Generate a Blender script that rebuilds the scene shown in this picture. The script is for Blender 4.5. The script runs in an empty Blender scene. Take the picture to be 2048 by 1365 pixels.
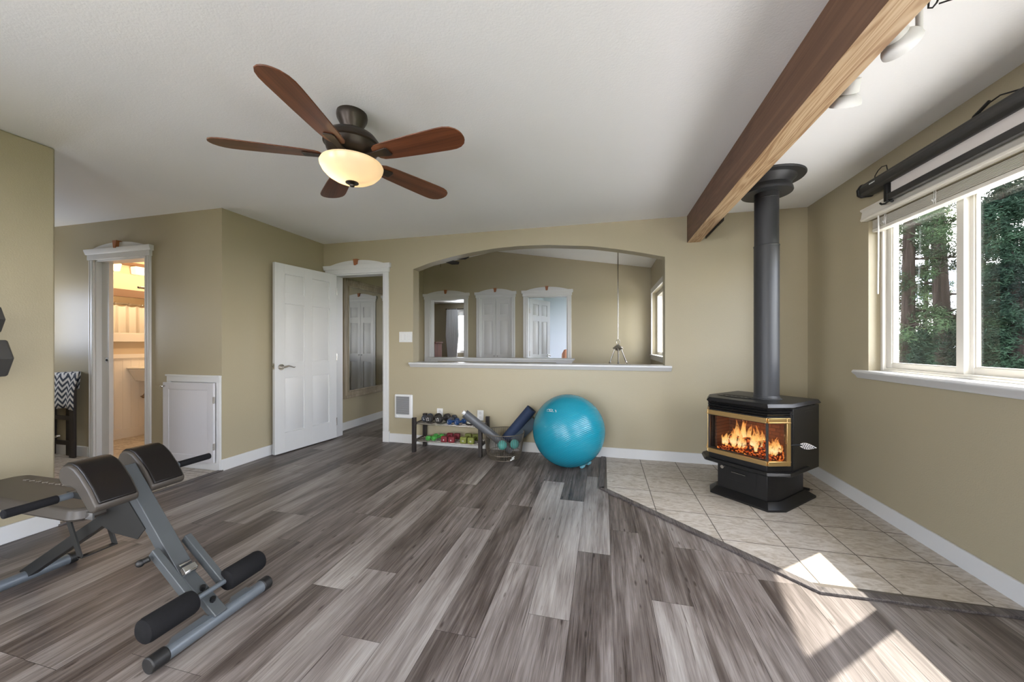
import bpy, math, random
import numpy as np
from mathutils import Vector as V, Matrix as Mx
random.seed(4); np.random.seed(4)
PI = math.pi
SC = bpy.context.scene
COL = SC.collection

# ---------------------------------------------------------------- camera
YAW = math.atan(182/735.)
cd = bpy.data.cameras.new('camera'); cam = bpy.data.objects.new('camera', cd); COL.objects.link(cam)
cam.location = (0, 0, 1.18); cam.rotation_euler = (PI/2, 0, YAW)
cd.sensor_width = 36; cd.lens = 735/2048*36; cd.shift_y = 5.5/2048; cd.clip_start = .02; cd.clip_end = 500
SC.camera = cam
# ---------------------------------------------------------------- view, world, sun
SC.view_settings.view_transform = 'Standard'; SC.view_settings.look = 'None'
SC.view_settings.gamma = 1; SC.view_settings.use_curve_mapping = False
SC.view_settings.exposure = 1.84
SC.cycles.use_denoising = True
SC.cycles.max_bounces = 10; SC.cycles.diffuse_bounces = 6; SC.cycles.transparent_max_bounces = 24
SC.cycles.sample_clamp_indirect = 6
SC.cycles.caustics_reflective = False; SC.cycles.caustics_refractive = False
SKY = 4.5
w = bpy.data.worlds.new('sky'); SC.world = w; w.use_nodes = True
nt = w.node_tree; bgn = nt.nodes['Background']
tc = nt.nodes.new('ShaderNodeTexCoord'); nz = nt.nodes.new('ShaderNodeTexNoise')
nz.inputs['Scale'].default_value = 3.2; nz.inputs['Detail'].default_value = 6
mp = nt.nodes.new('ShaderNodeMapping'); mp.inputs['Scale'].default_value = (1, 1, 2.6)
rp = nt.nodes.new('ShaderNodeValToRGB')
rp.color_ramp.elements[0].position = .40; rp.color_ramp.elements[0].color = (.48, .60, .86, 1)
rp.color_ramp.elements[1].position = .55; rp.color_ramp.elements[1].color = (1.0, .98, .95, 1)
nt.links.new(tc.outputs['Generated'], mp.inputs[0]); nt.links.new(mp.outputs[0], nz.inputs['Vector'])
nt.links.new(nz.outputs['Fac'], rp.inputs[0]); nt.links.new(rp.outputs[0], bgn.inputs['Color'])
bgn.inputs['Strength'].default_value = SKY
sd = bpy.data.lights.new('sun', 'SUN'); sun = bpy.data.objects.new('sun', sd); COL.objects.link(sun)
sd.energy = 3.9; sd.angle = .009; sd.color = (1, .93, .82)
sun.rotation_euler = V((-1, -.84, -1.629)).to_track_quat('-Z', 'Y').to_euler()
sun.location = (6, 6, 8)

def portal(name, loc, nrm, sx, sy):
    l = bpy.data.lights.new(name, 'AREA'); o = bpy.data.objects.new(name, l); COL.objects.link(o)
    l.shape = 'RECTANGLE'; l.size = sx; l.size_y = sy; l.cycles.is_portal = True
    z = -V(nrm).normalized()                       # the lamp shines along its own -Z
    x = V((0, 0, 1)).cross(z) if abs(z.z) < .9 else V((1, 0, 0))
    x.normalize(); y = z.cross(x)
    o.matrix_world = Mx.Translation(loc) @ Mx((x, y, z)).transposed().to_4x4()
portal('daylight_portal', (2.02, 2.2, 1.5), (-1, 0, 0), 1.9, 1.06)
portal('daylight_portal', (2.02, -.7, 1.45), (-1, 0, 0), 3.2, 1.7)
portal('daylight_portal', (-3.6, -1.4, 1.3), (1, 0, 0), 1.8, 1.8)
portal('daylight_portal', (-1.1, -2.62, 1.1), (0, 1, 0), 2.0, 2.1)
portal('daylight_portal', (-6.3, 2.08, 1.45), (1, 0, 0), .56, .8)
portal('daylight_portal', (.96, 5.86, 1.5), (-1, 0, 0), 1.1, 1.0)
portal('daylight_portal', (-3.3, 9.66, 1.5), (0, -1, 0), 1.2, 1.0)
portal('daylight_portal', (.6, 8.4, 1.5), (-1, 0, 0), 1.4, 1.4)

def lamp(name, loc, watts, color, r, parent=None, spot=None):
    l = bpy.data.lights.new(name, 'POINT'); o = bpy.data.objects.new(name, l); COL.objects.link(o)
    l.energy = watts; l.color = color; l.shadow_soft_size = r; o.location = loc
    return o

# ---------------------------------------------------------------- materials
def mat(name, col, rough=.5, metal=0, spec=.5, bump=None, **k):
    m = bpy.data.materials.new(name); m.use_nodes = True; n = m.node_tree; b = n.nodes['Principled BSDF']
    b.inputs['Base Color'].default_value = (*col, 1); b.inputs['Roughness'].default_value = rough
    b.inputs['Metallic'].default_value = metal; b.inputs['Specular IOR Level'].default_value = spec
    for a, v in k.items():
        b.inputs[a.replace('_', ' ')].default_value = v
    if bump is None: bump = (60, .03)
    if bump:
        t = n.nodes.new('ShaderNodeTexCoord'); z = n.nodes.new('ShaderNodeTexNoise'); z.inputs['Scale'].default_value = bump[0]
        z.inputs['Detail'].default_value = 3
        u = n.nodes.new('ShaderNodeBump'); u.inputs['Strength'].default_value = bump[1]; u.inputs['Distance'].default_value = bump[2] if len(bump) > 2 else .002
        n.links.new(t.outputs['Object'], z.inputs['Vector']); n.links.new(z.outputs['Fac'], u.inputs['Height']); n.links.new(u.outputs[0], b.inputs['Normal'])
    return m
def ramp(n, pts):
    r = n.nodes.new('ShaderNodeValToRGB'); e = r.color_ramp.elements
    e[0].position, e[0].color = pts[0][0], (*pts[0][1], 1); e[1].position, e[1].color = pts[-1][0], (*pts[-1][1], 1)
    for p, c in pts[1:-1]:
        q = e.new(p); q.color = (*c, 1)
    return r
def mth(n, op, a, b=None, clamp=False):
    x = n.nodes.new('ShaderNodeMath'); x.operation = op; x.use_clamp = clamp
    for i, v in enumerate((a, b)):
        if v is None: continue
        if isinstance(v, (int, float)): x.inputs[i].default_value = v
        else: n.links.new(v, x.inputs[i])
    return x.outputs[0]
def mixc(n, f, a, b, mode='MIX'):
    x = n.nodes.new('ShaderNodeMix'); x.data_type = 'RGBA'; x.blend_type = mode
    for i, v in ((0, f), (6, a), (7, b)):
        if isinstance(v, (int, float)): x.inputs[i].default_value = v
        elif isinstance(v, tuple): x.inputs[i].default_value = (*v, 1)
        else: n.links.new(v, x.inputs[i])
    return x.outputs[2]
def noise(n, vec, sc, detail=3, mscale=(1, 1, 1), dist=0):
    m = n.nodes.new('ShaderNodeMapping'); m.inputs['Scale'].default_value = mscale
    z = n.nodes.new('ShaderNodeTexNoise'); z.inputs['Scale'].default_value = sc; z.inputs['Detail'].default_value = detail; z.inputs['Distortion'].default_value = dist
    n.links.new(vec, m.inputs[0]); n.links.new(m.outputs[0], z.inputs['Vector'])
    return z.outputs['Fac']

def m_planks():
    m = bpy.data.materials.new('vinyl_planks'); m.use_nodes = True; n = m.node_tree; b = n.nodes['Principled BSDF']
    at = n.nodes.new('ShaderNodeAttribute'); at.attribute_name = 'plank'
    tn = n.nodes.new('ShaderNodeAttribute'); tn.attribute_name = 'tone'
    P = at.outputs['Vector']
    blot = noise(n, P, 1, 3, (7, 1.3, 1), .6)
    streak = noise(n, P, 1, 5, (34, 1.6, 1), .8)
    fine = noise(n, P, 1, 6, (210, 7, 1), .5)
    crack = noise(n, P, 1, 4, (90, 2.6, 1), 1.2)
    vo = n.nodes.new('ShaderNodeTexVoronoi'); vm = n.nodes.new('ShaderNodeMapping'); vm.inputs['Scale'].default_value = (4.2, 1.25, 1)
    n.links.new(P, vm.inputs[0]); n.links.new(vm.outputs[0], vo.inputs['Vector'])
    sc_ = n.nodes.new('ShaderNodeSeparateColor'); n.links.new(vo.outputs['Color'], sc_.inputs[0])
    kn = mth(n, 'MULTIPLY', mth(n, 'MULTIPLY', mth(n, 'SUBTRACT', .16, vo.outputs['Distance'], True), 7), mth(n, 'GREATER_THAN', sc_.outputs[0], .55))
    rings = mth(n, 'MULTIPLY', mth(n, 'SINE', mth(n, 'MULTIPLY', vo.outputs['Distance'], 150)), .35)
    kn2 = mth(n, 'MULTIPLY', kn, mth(n, 'ADD', rings, .75))
    v = mth(n, 'ADD', mth(n, 'MULTIPLY', tn.outputs['Fac'], .47), mth(n, 'MULTIPLY', mth(n, 'SUBTRACT', blot, .5), .85))
    v = mth(n, 'ADD', v, mth(n, 'MULTIPLY', mth(n, 'SUBTRACT', streak, .5), .75))
    v = mth(n, 'ADD', v, mth(n, 'MULTIPLY', mth(n, 'SUBTRACT', fine, .5), .55))
    v = mth(n, 'SUBTRACT', v, mth(n, 'MULTIPLY', kn2, .55))
    v = mth(n, 'SUBTRACT', v, mth(n, 'MULTIPLY', mth(n, 'SUBTRACT', crack, .60, True), 2.2))
    r = ramp(n, [(0.0, (.030, .022, .018)), (.22, (.075, .059, .051)), (.42, (.145, .121, .109)), (.62, (.24, .212, .195)), (.95, (.39, .362, .340))])
    n.links.new(v, r.inputs[0]); n.links.new(r.outputs[0], b.inputs['Base Color'])
    rr = mth(n, 'ADD', mth(n, 'MULTIPLY', fine, .18), .34); n.links.new(rr, b.inputs['Roughness'])
    bu = n.nodes.new('ShaderNodeBump'); bu.inputs['Strength'].default_value = .12; bu.inputs['Distance'].default_value = .001
    n.links.new(fine, bu.inputs['Height']); n.links.new(bu.outputs[0], b.inputs['Normal'])
    return m
def m_tile(name, tint=1.0):
    m = bpy.data.materials.new(name); m.use_nodes = True; n = m.node_tree; b = n.nodes['Principled BSDF']
    at = n.nodes.new('ShaderNodeAttribute'); at.attribute_name = 'plank'; P = at.outputs['Vector']
    a = noise(n, P, 10, 9, (1, 2.2, 1), 1.8); c = noise(n, P, 42, 6, (1, 1.8, 1), 1.0)
    v = mth(n, 'ADD', mth(n, 'MULTIPLY', a, .7), mth(n, 'MULTIPLY', c, .3))
    r = ramp(n, [(.3, (.30, .25, .195)), (.45, (.42, .37, .31)), (.55, (.51, .465, .41)), (.7, (.58, .54, .49))])
    n.links.new(v, r.inputs[0]); n.links.new(r.outputs[0], b.inputs['Base Color']); b.inputs['Roughness'].default_value = .42
    return m
def m_wood(name, c0, c1, c2, axis='Y', sc=1, rough=.45, con=1.0):
    m = bpy.data.materials.new(name); m.use_nodes = True; n = m.node_tree; b = n.nodes['Principled BSDF']
    t = n.nodes.new('ShaderNodeTexCoord'); P = t.outputs['Object']
    s = {'Y': (14, .7, 14), 'X': (.7, 14, 14), 'Z': (14, 14, .7)}[axis]; s = tuple(q*sc for q in s)
    s2 = tuple(q*5 for q in s)
    a = noise(n, P, 1, 3, s, .5); c = noise(n, P, 1, 4, s2, .2)
    wv = mth(n, 'SINE', mth(n, 'MULTIPLY', a, 60)); 
    v = mth(n, 'ADD', mth(n, 'MULTIPLY', a, .6), mth(n, 'MULTIPLY', wv, .10*con)); v = mth(n, 'ADD', v, mth(n, 'MULTIPLY', c, .25*con))
    r = ramp(n, [(.25, c0), (.45, c1), (.68, c2)]); n.links.new(v, r.inputs[0]); n.links.new(r.outputs[0], b.inputs['Base Color'])
    b.inputs['Roughness'].default_value = rough
    return m
def m_glass(name, tint=(1, 1, 1), refl=.12):
    m = bpy.data.materials.new(name); m.use_nodes = True; n = m.node_tree; n.nodes.clear()
    o = n.nodes.new('ShaderNodeOutputMaterial'); t = n.nodes.new('ShaderNodeBsdfTransparent'); g = n.nodes.new('ShaderNodeBsdfGlossy')
    t.inputs[0].default_value = (*tint, 1); g.inputs['Roughness'].default_value = .01
    lw = n.nodes.new('ShaderNodeLayerWeight'); lw.inputs[0].default_value = .5; x = n.nodes.new('ShaderNodeMixShader')
    f = mth(n, 'ADD', mth(n, 'MULTIPLY', mth(n, 'POWER', lw.outputs['Facing'], 4.0), .7), .03, True)
    n.links.new(f, x.inputs[0]); n.links.new(t.outputs[0], x.inputs[1]); n.links.new(g.outputs[0], x.inputs[2]); n.links.new(x.outputs[0], o.inputs[0])
    return m
def m_emit(name, col, s):
    m = bpy.data.materials.new(name); m.use_nodes = True; n = m.node_tree; b = n.nodes['Principled BSDF']
    b.inputs['Base Color'].default_value = (*col, 1); b.inputs['Emission Color'].default_value = (*col, 1); b.inputs['Emission Strength'].default_value = s
    return m
def m_foliage(name, c0, c1):   # matt needles
    m = bpy.data.materials.new(name); m.use_nodes = True; n = m.node_tree; b = n.nodes['Principled BSDF']
    t = n.nodes.new('ShaderNodeTexCoord'); a = noise(n, t.outputs['Object'], 1.6, 4)
    r = ramp(n, [(.35, c0), (.65, c1)]); n.links.new(a, r.inputs[0]); n.links.new(r.outputs[0], b.inputs['Base Color'])
    b.inputs['Roughness'].default_value = .8; b.inputs['Specular IOR Level'].default_value = .08
    return m

WALLC = (.405, .355, .243)
M_wall = mat('wall_paint', WALLC, .42, bump=(130, .55, .0015), spec=.4)
M_ceil = mat('ceiling_paint', (.87, .875, .875), .7, bump=(110, .5, .0015), spec=.3)
M_trim = mat('white_trim', (.66, .66, .65), .35, bump=False)
M_door = mat('door_paint', (.64, .64, .625), .38, bump=False)
M_vinyl = mat('window_vinyl', (.70, .67, .60), .35, bump=False)
M_black = mat('black_metal', (.009, .009, .0095), .45, spec=.3)
M_stove = mat('stove_black', (.009, .0085, .0085), .40, spec=.36, bump=(300, .1))
M_pipe = mat('stovepipe_grey', (.036, .037, .039), .42, .1, bump=False, spec=.4)
M_gold = mat('brushed_brass', (.62, .42, .18), .28, .9, bump=False)
M_nickel = mat('nickel', (.55, .52, .48), .25, 1, bump=False)
M_chrome = mat('chrome', (.6, .6, .6), .15, 1, bump=False)
M_bronze = mat('oil_bronze', (.05, .038, .03), .38, .6, bump=False)
M_steel = mat('bench_steel', (.075, .083, .088), .42, .2, bump=False)
M_tube = mat('bench_tube', (.13, .15, .17), .36, .3, bump=False)
M_dark = mat('bench_dark', (.018, .018, .017), .45, .1, bump=False)
M_foam = mat('foam', (.008, .008, .009), .85, spec=.2, bump=(400, .4, .001))
M_rub = mat('rubber', (.008, .008, .008), .5, bump=False)
M_vin_d = mat('vinyl_dark', (.006, .0045, .004), .36, spec=.35, bump=(260, .12, .001))
M_vin_g = mat('vinyl_grey', (.052, .044, .036), .42, spec=.4, bump=(260, .12, .001))
M_white = mat('white_plastic', (.72, .72, .70), .4, bump=False)
M_grillm = mat('grille_grey', (.22, .22, .22), .5, .3, bump=False)
M_ball = mat('ball_vinyl', (.012, .37, .50), .33, bump=False, spec=.5)
M_tealb = mat('teal_rubber', (.08, .36, .32), .5, bump=False)
M_blue = mat('blue_mat', (.018, .035, .085), .75)
M_greym = mat('grey_mat', (.085, .088, .094), .42)
M_dwood = m_wood('espresso_wood', (.012, .009, .008), (.02, .015, .013), (.03, .022, .018), 'Z')
M_beam_s = m_wood('beam_dark', (.10, .048, .025), (.155, .080, .046), (.21, .118, .072), 'Y', .8, .55, .6)  # beam sides: darker brown and calmer grain than the underside
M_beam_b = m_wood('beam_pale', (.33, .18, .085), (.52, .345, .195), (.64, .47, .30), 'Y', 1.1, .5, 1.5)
M_blade = m_wood('blade_walnut', (.10, .030, .012), (.17, .055, .022), (.24, .085, .038), 'X', 1.2, .3, .5)
M_key = mat('keystone_wood', (.33, .12, .045), .5)
M_glass = m_glass('window_glass')
M_mirror = mat('mirror_silver', (.86, .87, .86), .01, 1, bump=False)
M_frame = m_wood('mirror_frame_champagne', (.24, .20, .14), (.34, .285, .205), (.45, .385, .29), 'Z', 1, .4)
M_tile = m_tile('hearth_tile'); M_grout = mat('grout', (.10, .085, .07), .8)
M_plank = m_planks(); M_sub = mat('subfloor', (.05, .043, .04), .7)
M_strip = m_wood('transition_wood', (.05, .042, .04), (.10, .086, .08), (.17, .15, .142), 'Y', 1.5, .5)
M_wire = mat('wire_pewter', (.20, .17, .13), .4, .6, bump=False)
M_fabric = mat('screen_fabric', (.62, .58, .55), .8)
M_case = mat('screen_case', (.035, .034, .032), .45, .2, bump=False)
M_linen = mat('curtain_white', (.75, .72, .68), .8)
M_brown = mat('dark_frame_brown', (.14, .08, .045), .5)
M_porc = mat('porcelain', (.78, .76, .72), .15, bump=False)
M_bathw = mat('bath_wall', (.55, .45, .32), .6)
M_bathp = mat('bath_panel', (.74, .70, .64), .5)

# ---------------------------------------------------------------- mesh builder
class B:
    def __init__(s): s.v = []; s.f = []; s.mi = []; s.M = Mx(); s.m = 0
    def add(s, vs, fs):
        o = len(s.v); s.v += [s.M @ V(p) for p in vs]; s.f += [tuple(i+o for i in f) for f in fs]; s.mi += [s.m]*len(fs); return s
    def box(s, a, b):
        x0, x1 = sorted((a[0], b[0])); y0, y1 = sorted((a[1], b[1])); z0, z1 = sorted((a[2], b[2]))
        return s.add([(x0,y0,z0),(x1,y0,z0),(x1,y1,z0),(x0,y1,z0),(x0,y0,z1),(x1,y0,z1),(x1,y1,z1),(x0,y1,z1)],
                     [(0,3,2,1),(4,5,6,7),(0,1,5,4),(1,2,6,5),(2,3,7,6),(3,0,4,7)])
    def prism(s, poly, z0, z1, poly2=None, T=None):      # poly in xy, extruded in z; T maps to space
        T = T or Mx(); n = len(poly); p2 = poly2 or poly
        vs = [T @ V((p[0], p[1], z0)) for p in poly]+[T @ V((p[0], p[1], z1)) for p in p2]
        return s.add(vs, [tuple(range(n))[::-1], tuple(range(n, 2*n))]+[(i, (i+1) % n, n+(i+1) % n, n+i) for i in range(n)])
    def xz(s, poly, y0, y1):                              # poly in (x,z), extruded along y
        n = len(poly)
        vs = [(p[0], y0, p[1]) for p in poly]+[(p[0], y1, p[1]) for p in poly]
        return s.add(vs, [tuple(range(n)), tuple(range(n, 2*n))[::-1]]+[(i, n+i, n+(i+1) % n, (i+1) % n) for i in range(n)])
    def yz(s, poly, x0, x1):
        n = len(poly)
        vs = [(x0, p[0], p[1]) for p in poly]+[(x1, p[0], p[1]) for p in poly]
        return s.add(vs, [tuple(range(n))[::-1], tuple(range(n, 2*n))]+[(i, (i+1) % n, n+(i+1) % n, n+i) for i in range(n)])
    def cyl(s, p, q, r, r2=None, n=16, caps=True):
        return s.tube([p, q], [r, r if r2 is None else r2], n, caps)
    def tube(s, pts, r, n=8, caps=True):
        pts = [V(p) for p in pts]; rs = r if isinstance(r, (list, tuple)) else [r]*len(pts)
        vs = []; fs = []; d0 = (pts[1]-pts[0]).normalized()
        a = d0.orthogonal().normalized(); prev = d0
        for i, p in enumerate(pts):
            d = (pts[min(i+1, len(pts)-1)]-pts[max(i-1, 0)])
            d = d.normalized() if d.length > 1e-9 else prev
            a = (a - d*a.dot(d)).normalized(); b = d.cross(a); prev = d
            for k in range(n):
                t = 2*PI*k/n; vs.append(p+(a*math.cos(t)+b*math.sin(t))*rs[i])
        for i in range(len(pts)-1):
            for k in range(n):
                fs.append((i*n+k, i*n+(k+1) % n, (i+1)*n+(k+1) % n, (i+1)*n+k))
        if caps: fs += [tuple(range(n))[::-1], tuple(range((len(pts)-1)*n, len(pts)*n))]
        return s.add(vs, fs)
    def lathe(s, prof, c=(0, 0, 0), n=32, T=None, sx=1, sy=1):  # prof [(r,z)], axis z
        T = T or Mx(); vs = []; fs = []
        for r, z in prof:
            for k in range(n):
                t = 2*PI*k/n; vs.append(T @ (V((r*math.cos(t)*sx, r*math.sin(t)*sy, z))) + V(c))
        for i in range(len(prof)-1):
            for k in range(n):
                fs.append((i*n+k, i*n+(k+1) % n, (i+1)*n+(k+1) % n, (i+1)*n+k))
        if prof[0][0] > 1e-5: fs.append(tuple(range(n))[::-1])
        if prof[-1][0] > 1e-5: fs.append(tuple(range((len(prof)-1)*n, len(prof)*n)))
        return s.add(vs, fs)
    def sphere(s, c, r, n=24, sz=1):
        return s.lathe([(max(1e-6, r*math.sin(PI*i/(n//2))), -r*sz*math.cos(PI*i/(n//2))) for i in range(n//2+1)], c, n)
    def bar(s, p, q, w, h, up=(0, 0, 1)):                 # rectangular bar, w sideways, h along up
        p, q = V(p), V(q); d = (q-p).normalized(); sd_ = d.cross(V(up)).normalized(); u = sd_.cross(d)
        vs = []
        for e in (p, q):
            for a, b in ((-1, -1), (1, -1), (1, 1), (-1, 1)):
                vs.append(e+sd_*a*w/2+u*b*h/2)
        return s.add(vs, [(0,1,2,3),(7,6,5,4),(0,4,5,1),(1,5,6,2),(2,6,7,3),(3,7,4,0)])
    def build(s, name, m, parent=None, smooth=False, bevel=0, sub=0, local=False, seg=2, kind=None, label=None):
        me = bpy.data.meshes.new(name); inv = Mx() if (parent is None or local) else WM[parent.name].inverted()
        me.from_pydata([inv @ p for p in s.v], [], s.f)
        for mm in (m if isinstance(m, (list, tuple)) else [m]): me.materials.append(mm)
        if any(s.mi): me.polygons.foreach_set('material_index', s.mi)
        import bmesh
        bm = bmesh.new(); bm.from_mesh(me); bmesh.ops.remove_doubles(bm, verts=bm.verts, dist=1e-6); bmesh.ops.recalc_face_normals(bm, faces=bm.faces)
        bm.to_mesh(me); bm.free()
        o = bpy.data.objects.new(name, me); COL.objects.link(o); o.parent = parent
        WM[o.name] = WM[parent.name].copy() if parent else Mx()
        if bevel:
            md = o.modifiers.new('edge', 'BEVEL'); md.width = bevel; md.segments = seg; md.limit_method = 'ANGLE'; md.angle_limit = .6
        if sub:
            md = o.modifiers.new('smooth', 'SUBSURF'); md.levels = md.render_levels = sub
        if smooth or bevel or sub:
            me.polygons.foreach_set('use_smooth', [True]*len(me.polygons))
            if not sub: me.set_sharp_from_angle(angle=math.radians(38))
        if kind: o['kind'] = kind
        if label: o['label'] = label
        return o
WM = {}
def thing(name, label, cat, loc=(0, 0, 0), rz=0, group=None):
    o = bpy.data.objects.new(name, None); COL.objects.link(o); o.location = loc; o.rotation_euler = (0, 0, rz)
    o['label'] = label; o['category'] = cat; o.empty_display_size = .1
    if group: o['group'] = group
    WM[o.name] = Mx.Translation(loc) @ Mx.Rotation(rz, 4, 'Z')
    return o
def tag(o, label, cat, group=None, kind=None):
    o['label'] = label; o['category'] = cat
    if group: o['group'] = group
    if kind: o['kind'] = kind
    return o
def struct(name, b, m, parent=None, **k):
    o = b.build(name, m, parent, **k)
    if parent is None: o['kind'] = 'structure'
    return o
def text(s, size, M, m, parent, name='lettering', ext=.0006):
    c = bpy.data.curves.new(name, 'FONT'); c.body = s; c.size = size; c.extrude = ext; c.align_x = 'CENTER'; c.align_y = 'CENTER'
    t = bpy.data.objects.new(name, c); COL.objects.link(t)
    me = bpy.data.meshes.new_from_object(t, depsgraph=bpy.context.evaluated_depsgraph_get())
    bpy.data.objects.remove(t)
    me.transform(WM[parent.name].inverted() @ M); me.materials.clear(); me.materials.append(m)
    o = bpy.data.objects.new(name, me); COL.objects.link(o); o.parent = parent; WM[o.name] = WM[parent.name].copy()
    return o
def frame(o, x, y, z):   # matrix from origin and three axes
    return Mx.Translation(o) @ Mx((V(x).normalized(), V(y).normalized(), V(z).normalized())).transposed().to_4x4()

# ================================================================= SETTING
XL, XR, YF, ZC = -3.43, 1.83, 3.94, 2.44
# --- plank floor : one mesh, every plank a face with its own tone
def planks(name, x0, x1, y0, y1, holes, rowinfo, W=.178, L=1.215, edge0=.04):
    b = B(); tones = []; offs = []
    i0 = math.floor((x0-edge0)/W); i1 = math.ceil((x1-edge0)/W); g = .0007
    rs = random.Random(11)
    for i in range(i0, i1):
        xa = edge0+i*W; xb = xa+W; xa = max(xa, x0); xb = min(xb, x1)
        if xb-xa < .004: continue
        info = rowinfo.get(i); ph = info[0] if info else rs.random()*L
        k = math.floor((y0-ph)/L)
        while ph+k*L < y1:
            ya, yb = max(y0, ph+k*L), min(y1, ph+(k+1)*L)
            t = (info[1].get(k) if info else None)
            if t is None: t = rs.choice([.62, .72, .82, .95, 1.05, 1.25])
            b.add([(xa+g, ya+g, 0), (xb-g, ya+g, 0), (xb-g, yb-g, 0), (xa+g, yb-g, 0)], [(0, 1, 2, 3)])
            tones.append(t); offs.append((rs.random()*60, rs.random()*60, rs.random()*60)); k += 1
    o = b.build(name, M_plank); o['kind'] = 'structure'; me = o.data
    a = me.attributes.new('tone', 'FLOAT', 'FACE'); a.data.foreach_set('value', tones)
    p = me.attributes.new('plank', 'FLOAT_VECTOR', 'CORNER'); vals = []
    for pl in me.polygons:
        q = offs[pl.index]
        for li in pl.loop_indices:
            co = me.vertices[me.loops[li].vertex_index].co; vals += [co.x+q[0], co.y+q[1], q[2]]
    p.data.foreach_set('vector', vals)
    return o
ROWS = {  # row index -> (joint y, {k: tone}) ; k=0 is the plank just beyond the joint
    -9: (1.0, {}), -8: (.3, {}), -7: (1.69, {-1: 1.2, 0: .75}), -6: (1.28, {0: .85, 1: .65, -1: 1.15}),
    -5: (1.01, {0: 1.25, 1: .72, -1: 1.05}), -4: (1.395, {0: .66, 1: .80, -1: .78}),
    -3: (1.923, {0: 1.30, -1: 1.05, 1: .7}), -2: (1.576, {0: 1.38, -1: .86, 1: .62}), -1: (2.12, {0: 1.32, -1: .72, 1: .62}),
    0: (2.41, {0: .66, -1: .74, 1: .6}), 1: (1.796, {0: .74, -1: 1.30, 1: .7}), 2: (2.293, {0: 1.12, -1: .78}),
    3: (.9, {0: 1.05, -1: .95, 1: 1.0}), 4: (2.08, {0: 1.0, -1: .78}), 5: (1.5, {0: .8, -1: .7}), 6: (1.2, {}), 7: (.8, {})}
planks('floor', XL, XR, -2.5, YF+.15, None, ROWS)
planks('floor', XL, .788, YF+.15, 6.62, None, {})
b = B(); b.box((-3.6, -2.6, -.25), (2.0, 6.8, -.002)); struct('floor', b, M_sub)

# --- hearth tiles and their wooden border
HEARTH = [(.03, 3.94), (.012, 3.084), (1.012, 2.07), (1.83, 2.095), (1.83, 3.94)]
def inside_clip(poly, clip):
    out = poly
    n = len(clip)
    for i in range(n):
        a, c = clip[i], clip[(i+1) % n]; inp = out; out = []
        if not inp: break
        side = lambda p: (c[0]-a[0])*(p[1]-a[1])-(c[1]-a[1])*(p[0]-a[0])
        for j in range(len(inp)):
            p, q = inp[j], inp[(j+1) % len(inp)]; sp, sq = side(p), side(q)
            if sp >= 0: out.append(p)
            if (sp >= 0) != (sq >= 0):
                t = sp/(sp-sq); out.append((p[0]+(q[0]-p[0])*t, p[1]+(q[1]-p[1])*t))
    return out
def tiles(name, outline, xs, ys, z, g=.0028):
    b = B(); offs = []; rs = random.Random(5)
    for i in range(len(xs)-1):
        for j in range(len(ys)-1):
            q = inside_clip([(xs[i]+g, ys[j]+g), (xs[i+1]-g, ys[j]+g), (xs[i+1]-g, ys[j+1]-g), (xs[i]+g, ys[j+1]-g)], outline)
            if len(q) > 2:
                b.add([(p[0], p[1], z) for p in q], [tuple(range(len(q)))]); offs.append((rs.random()*40, rs.random()*40, rs.random()*9))
    me = bpy.data.meshes.new(name); me.from_pydata(b.v, [], b.f); me.materials.append(M_tile)
    o = bpy.data.objects.new(name, me); COL.objects.link(o); o['kind'] = 'structure'; WM[o.name] = Mx()
    p = me.attributes.new('plank', 'FLOAT_VECTOR', 'CORNER'); vals = []
    for pl in me.polygons:
        q = offs[pl.index]
        for li in pl.loop_indices:
            co = me.vertices[me.loops[li].vertex_index].co; vals += [co.x+q[0], co.y+q[1], q[2]]
    p.data.foreach_set('vector', vals)
    return o
b = B(); b.prism(HEARTH, .0005, .0062); struct('floor', b, M_grout)
# convex pieces of the hearth outline (ccw)
tiles('floor', [(.03, 3.94), (.012, 3.084), (1.012, 2.07), (1.83, 2.095), (1.83, 3.94)][::1], [.03, .362, .692, 1.029, 1.362, 1.695, 2.03], [2.105-.0, 2.44, 2.775, 3.11, 3.45, 3.79, 4.13], .0068)
for k, (p, q) in enumerate([((.005, 3.925), (-.013, 3.066)), ((-.018, 3.081), (1.012, 2.043)), ((.992, 2.0495), (1.83, 2.0725))]):
    b = B(); b.bar((*p, .0062), (*q, .0062), .046, .0124); struct('trim_%d' % (k+1), b, M_strip, bevel=.002)

# --- ceilings
b = B(); b.box((-6.4, -2.7, ZC), (2.05, YF, ZC+.1)); struct('ceiling', b, M_ceil)
b = B(); b.xz([(-3.6, 2.64), (-1.95, 2.909), (.95, 2.44), (.95, 2.54), (-1.95, 3.0), (-3.6, 2.74)], YF, 6.75); struct('ceiling', b, M_ceil)

# --- far wall with doorway and arched opening
b = B(); t0, t1 = YF, YF+.14
DX0, DX1, DZ = -3.277, -2.57, 2.045
AX0, AX1, AZ = -2.18, .603, .94
def arch(x):   # springing line at z 2.055, crown 2.255
    pts = [(-2.18, 2.062), (-1.963, 2.127), (-1.712, 2.178), (-1.467, 2.216), (-1.179, 2.246), (-.885, 2.256), (-.57, 2.247), (-.132, 2.205), (.12, 2.161), (.365, 2.110), (.603, 2.050)]
    for (a, za), (c, zc) in zip(pts, pts[1:]):
        if a <= x <= c: return za+(zc-za)*(x-a)/(c-a)
    return 2.05
ZT = 2.85
for a, c in (((XL-.12, 0), (DX0, ZT)), ((DX0, DZ), (DX1, ZT)), ((DX1, 0), (AX0, ZT)), ((AX0, 0), (AX1, AZ)), ((AX1, 0), (XR+.17, ZT))):
    b.box((a[0], t0, a[1]), (c[0], t1, c[1]))
N = 40; px_ = [AX0+(AX1-AX0)*i/N for i in range(N+1)]
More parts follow.
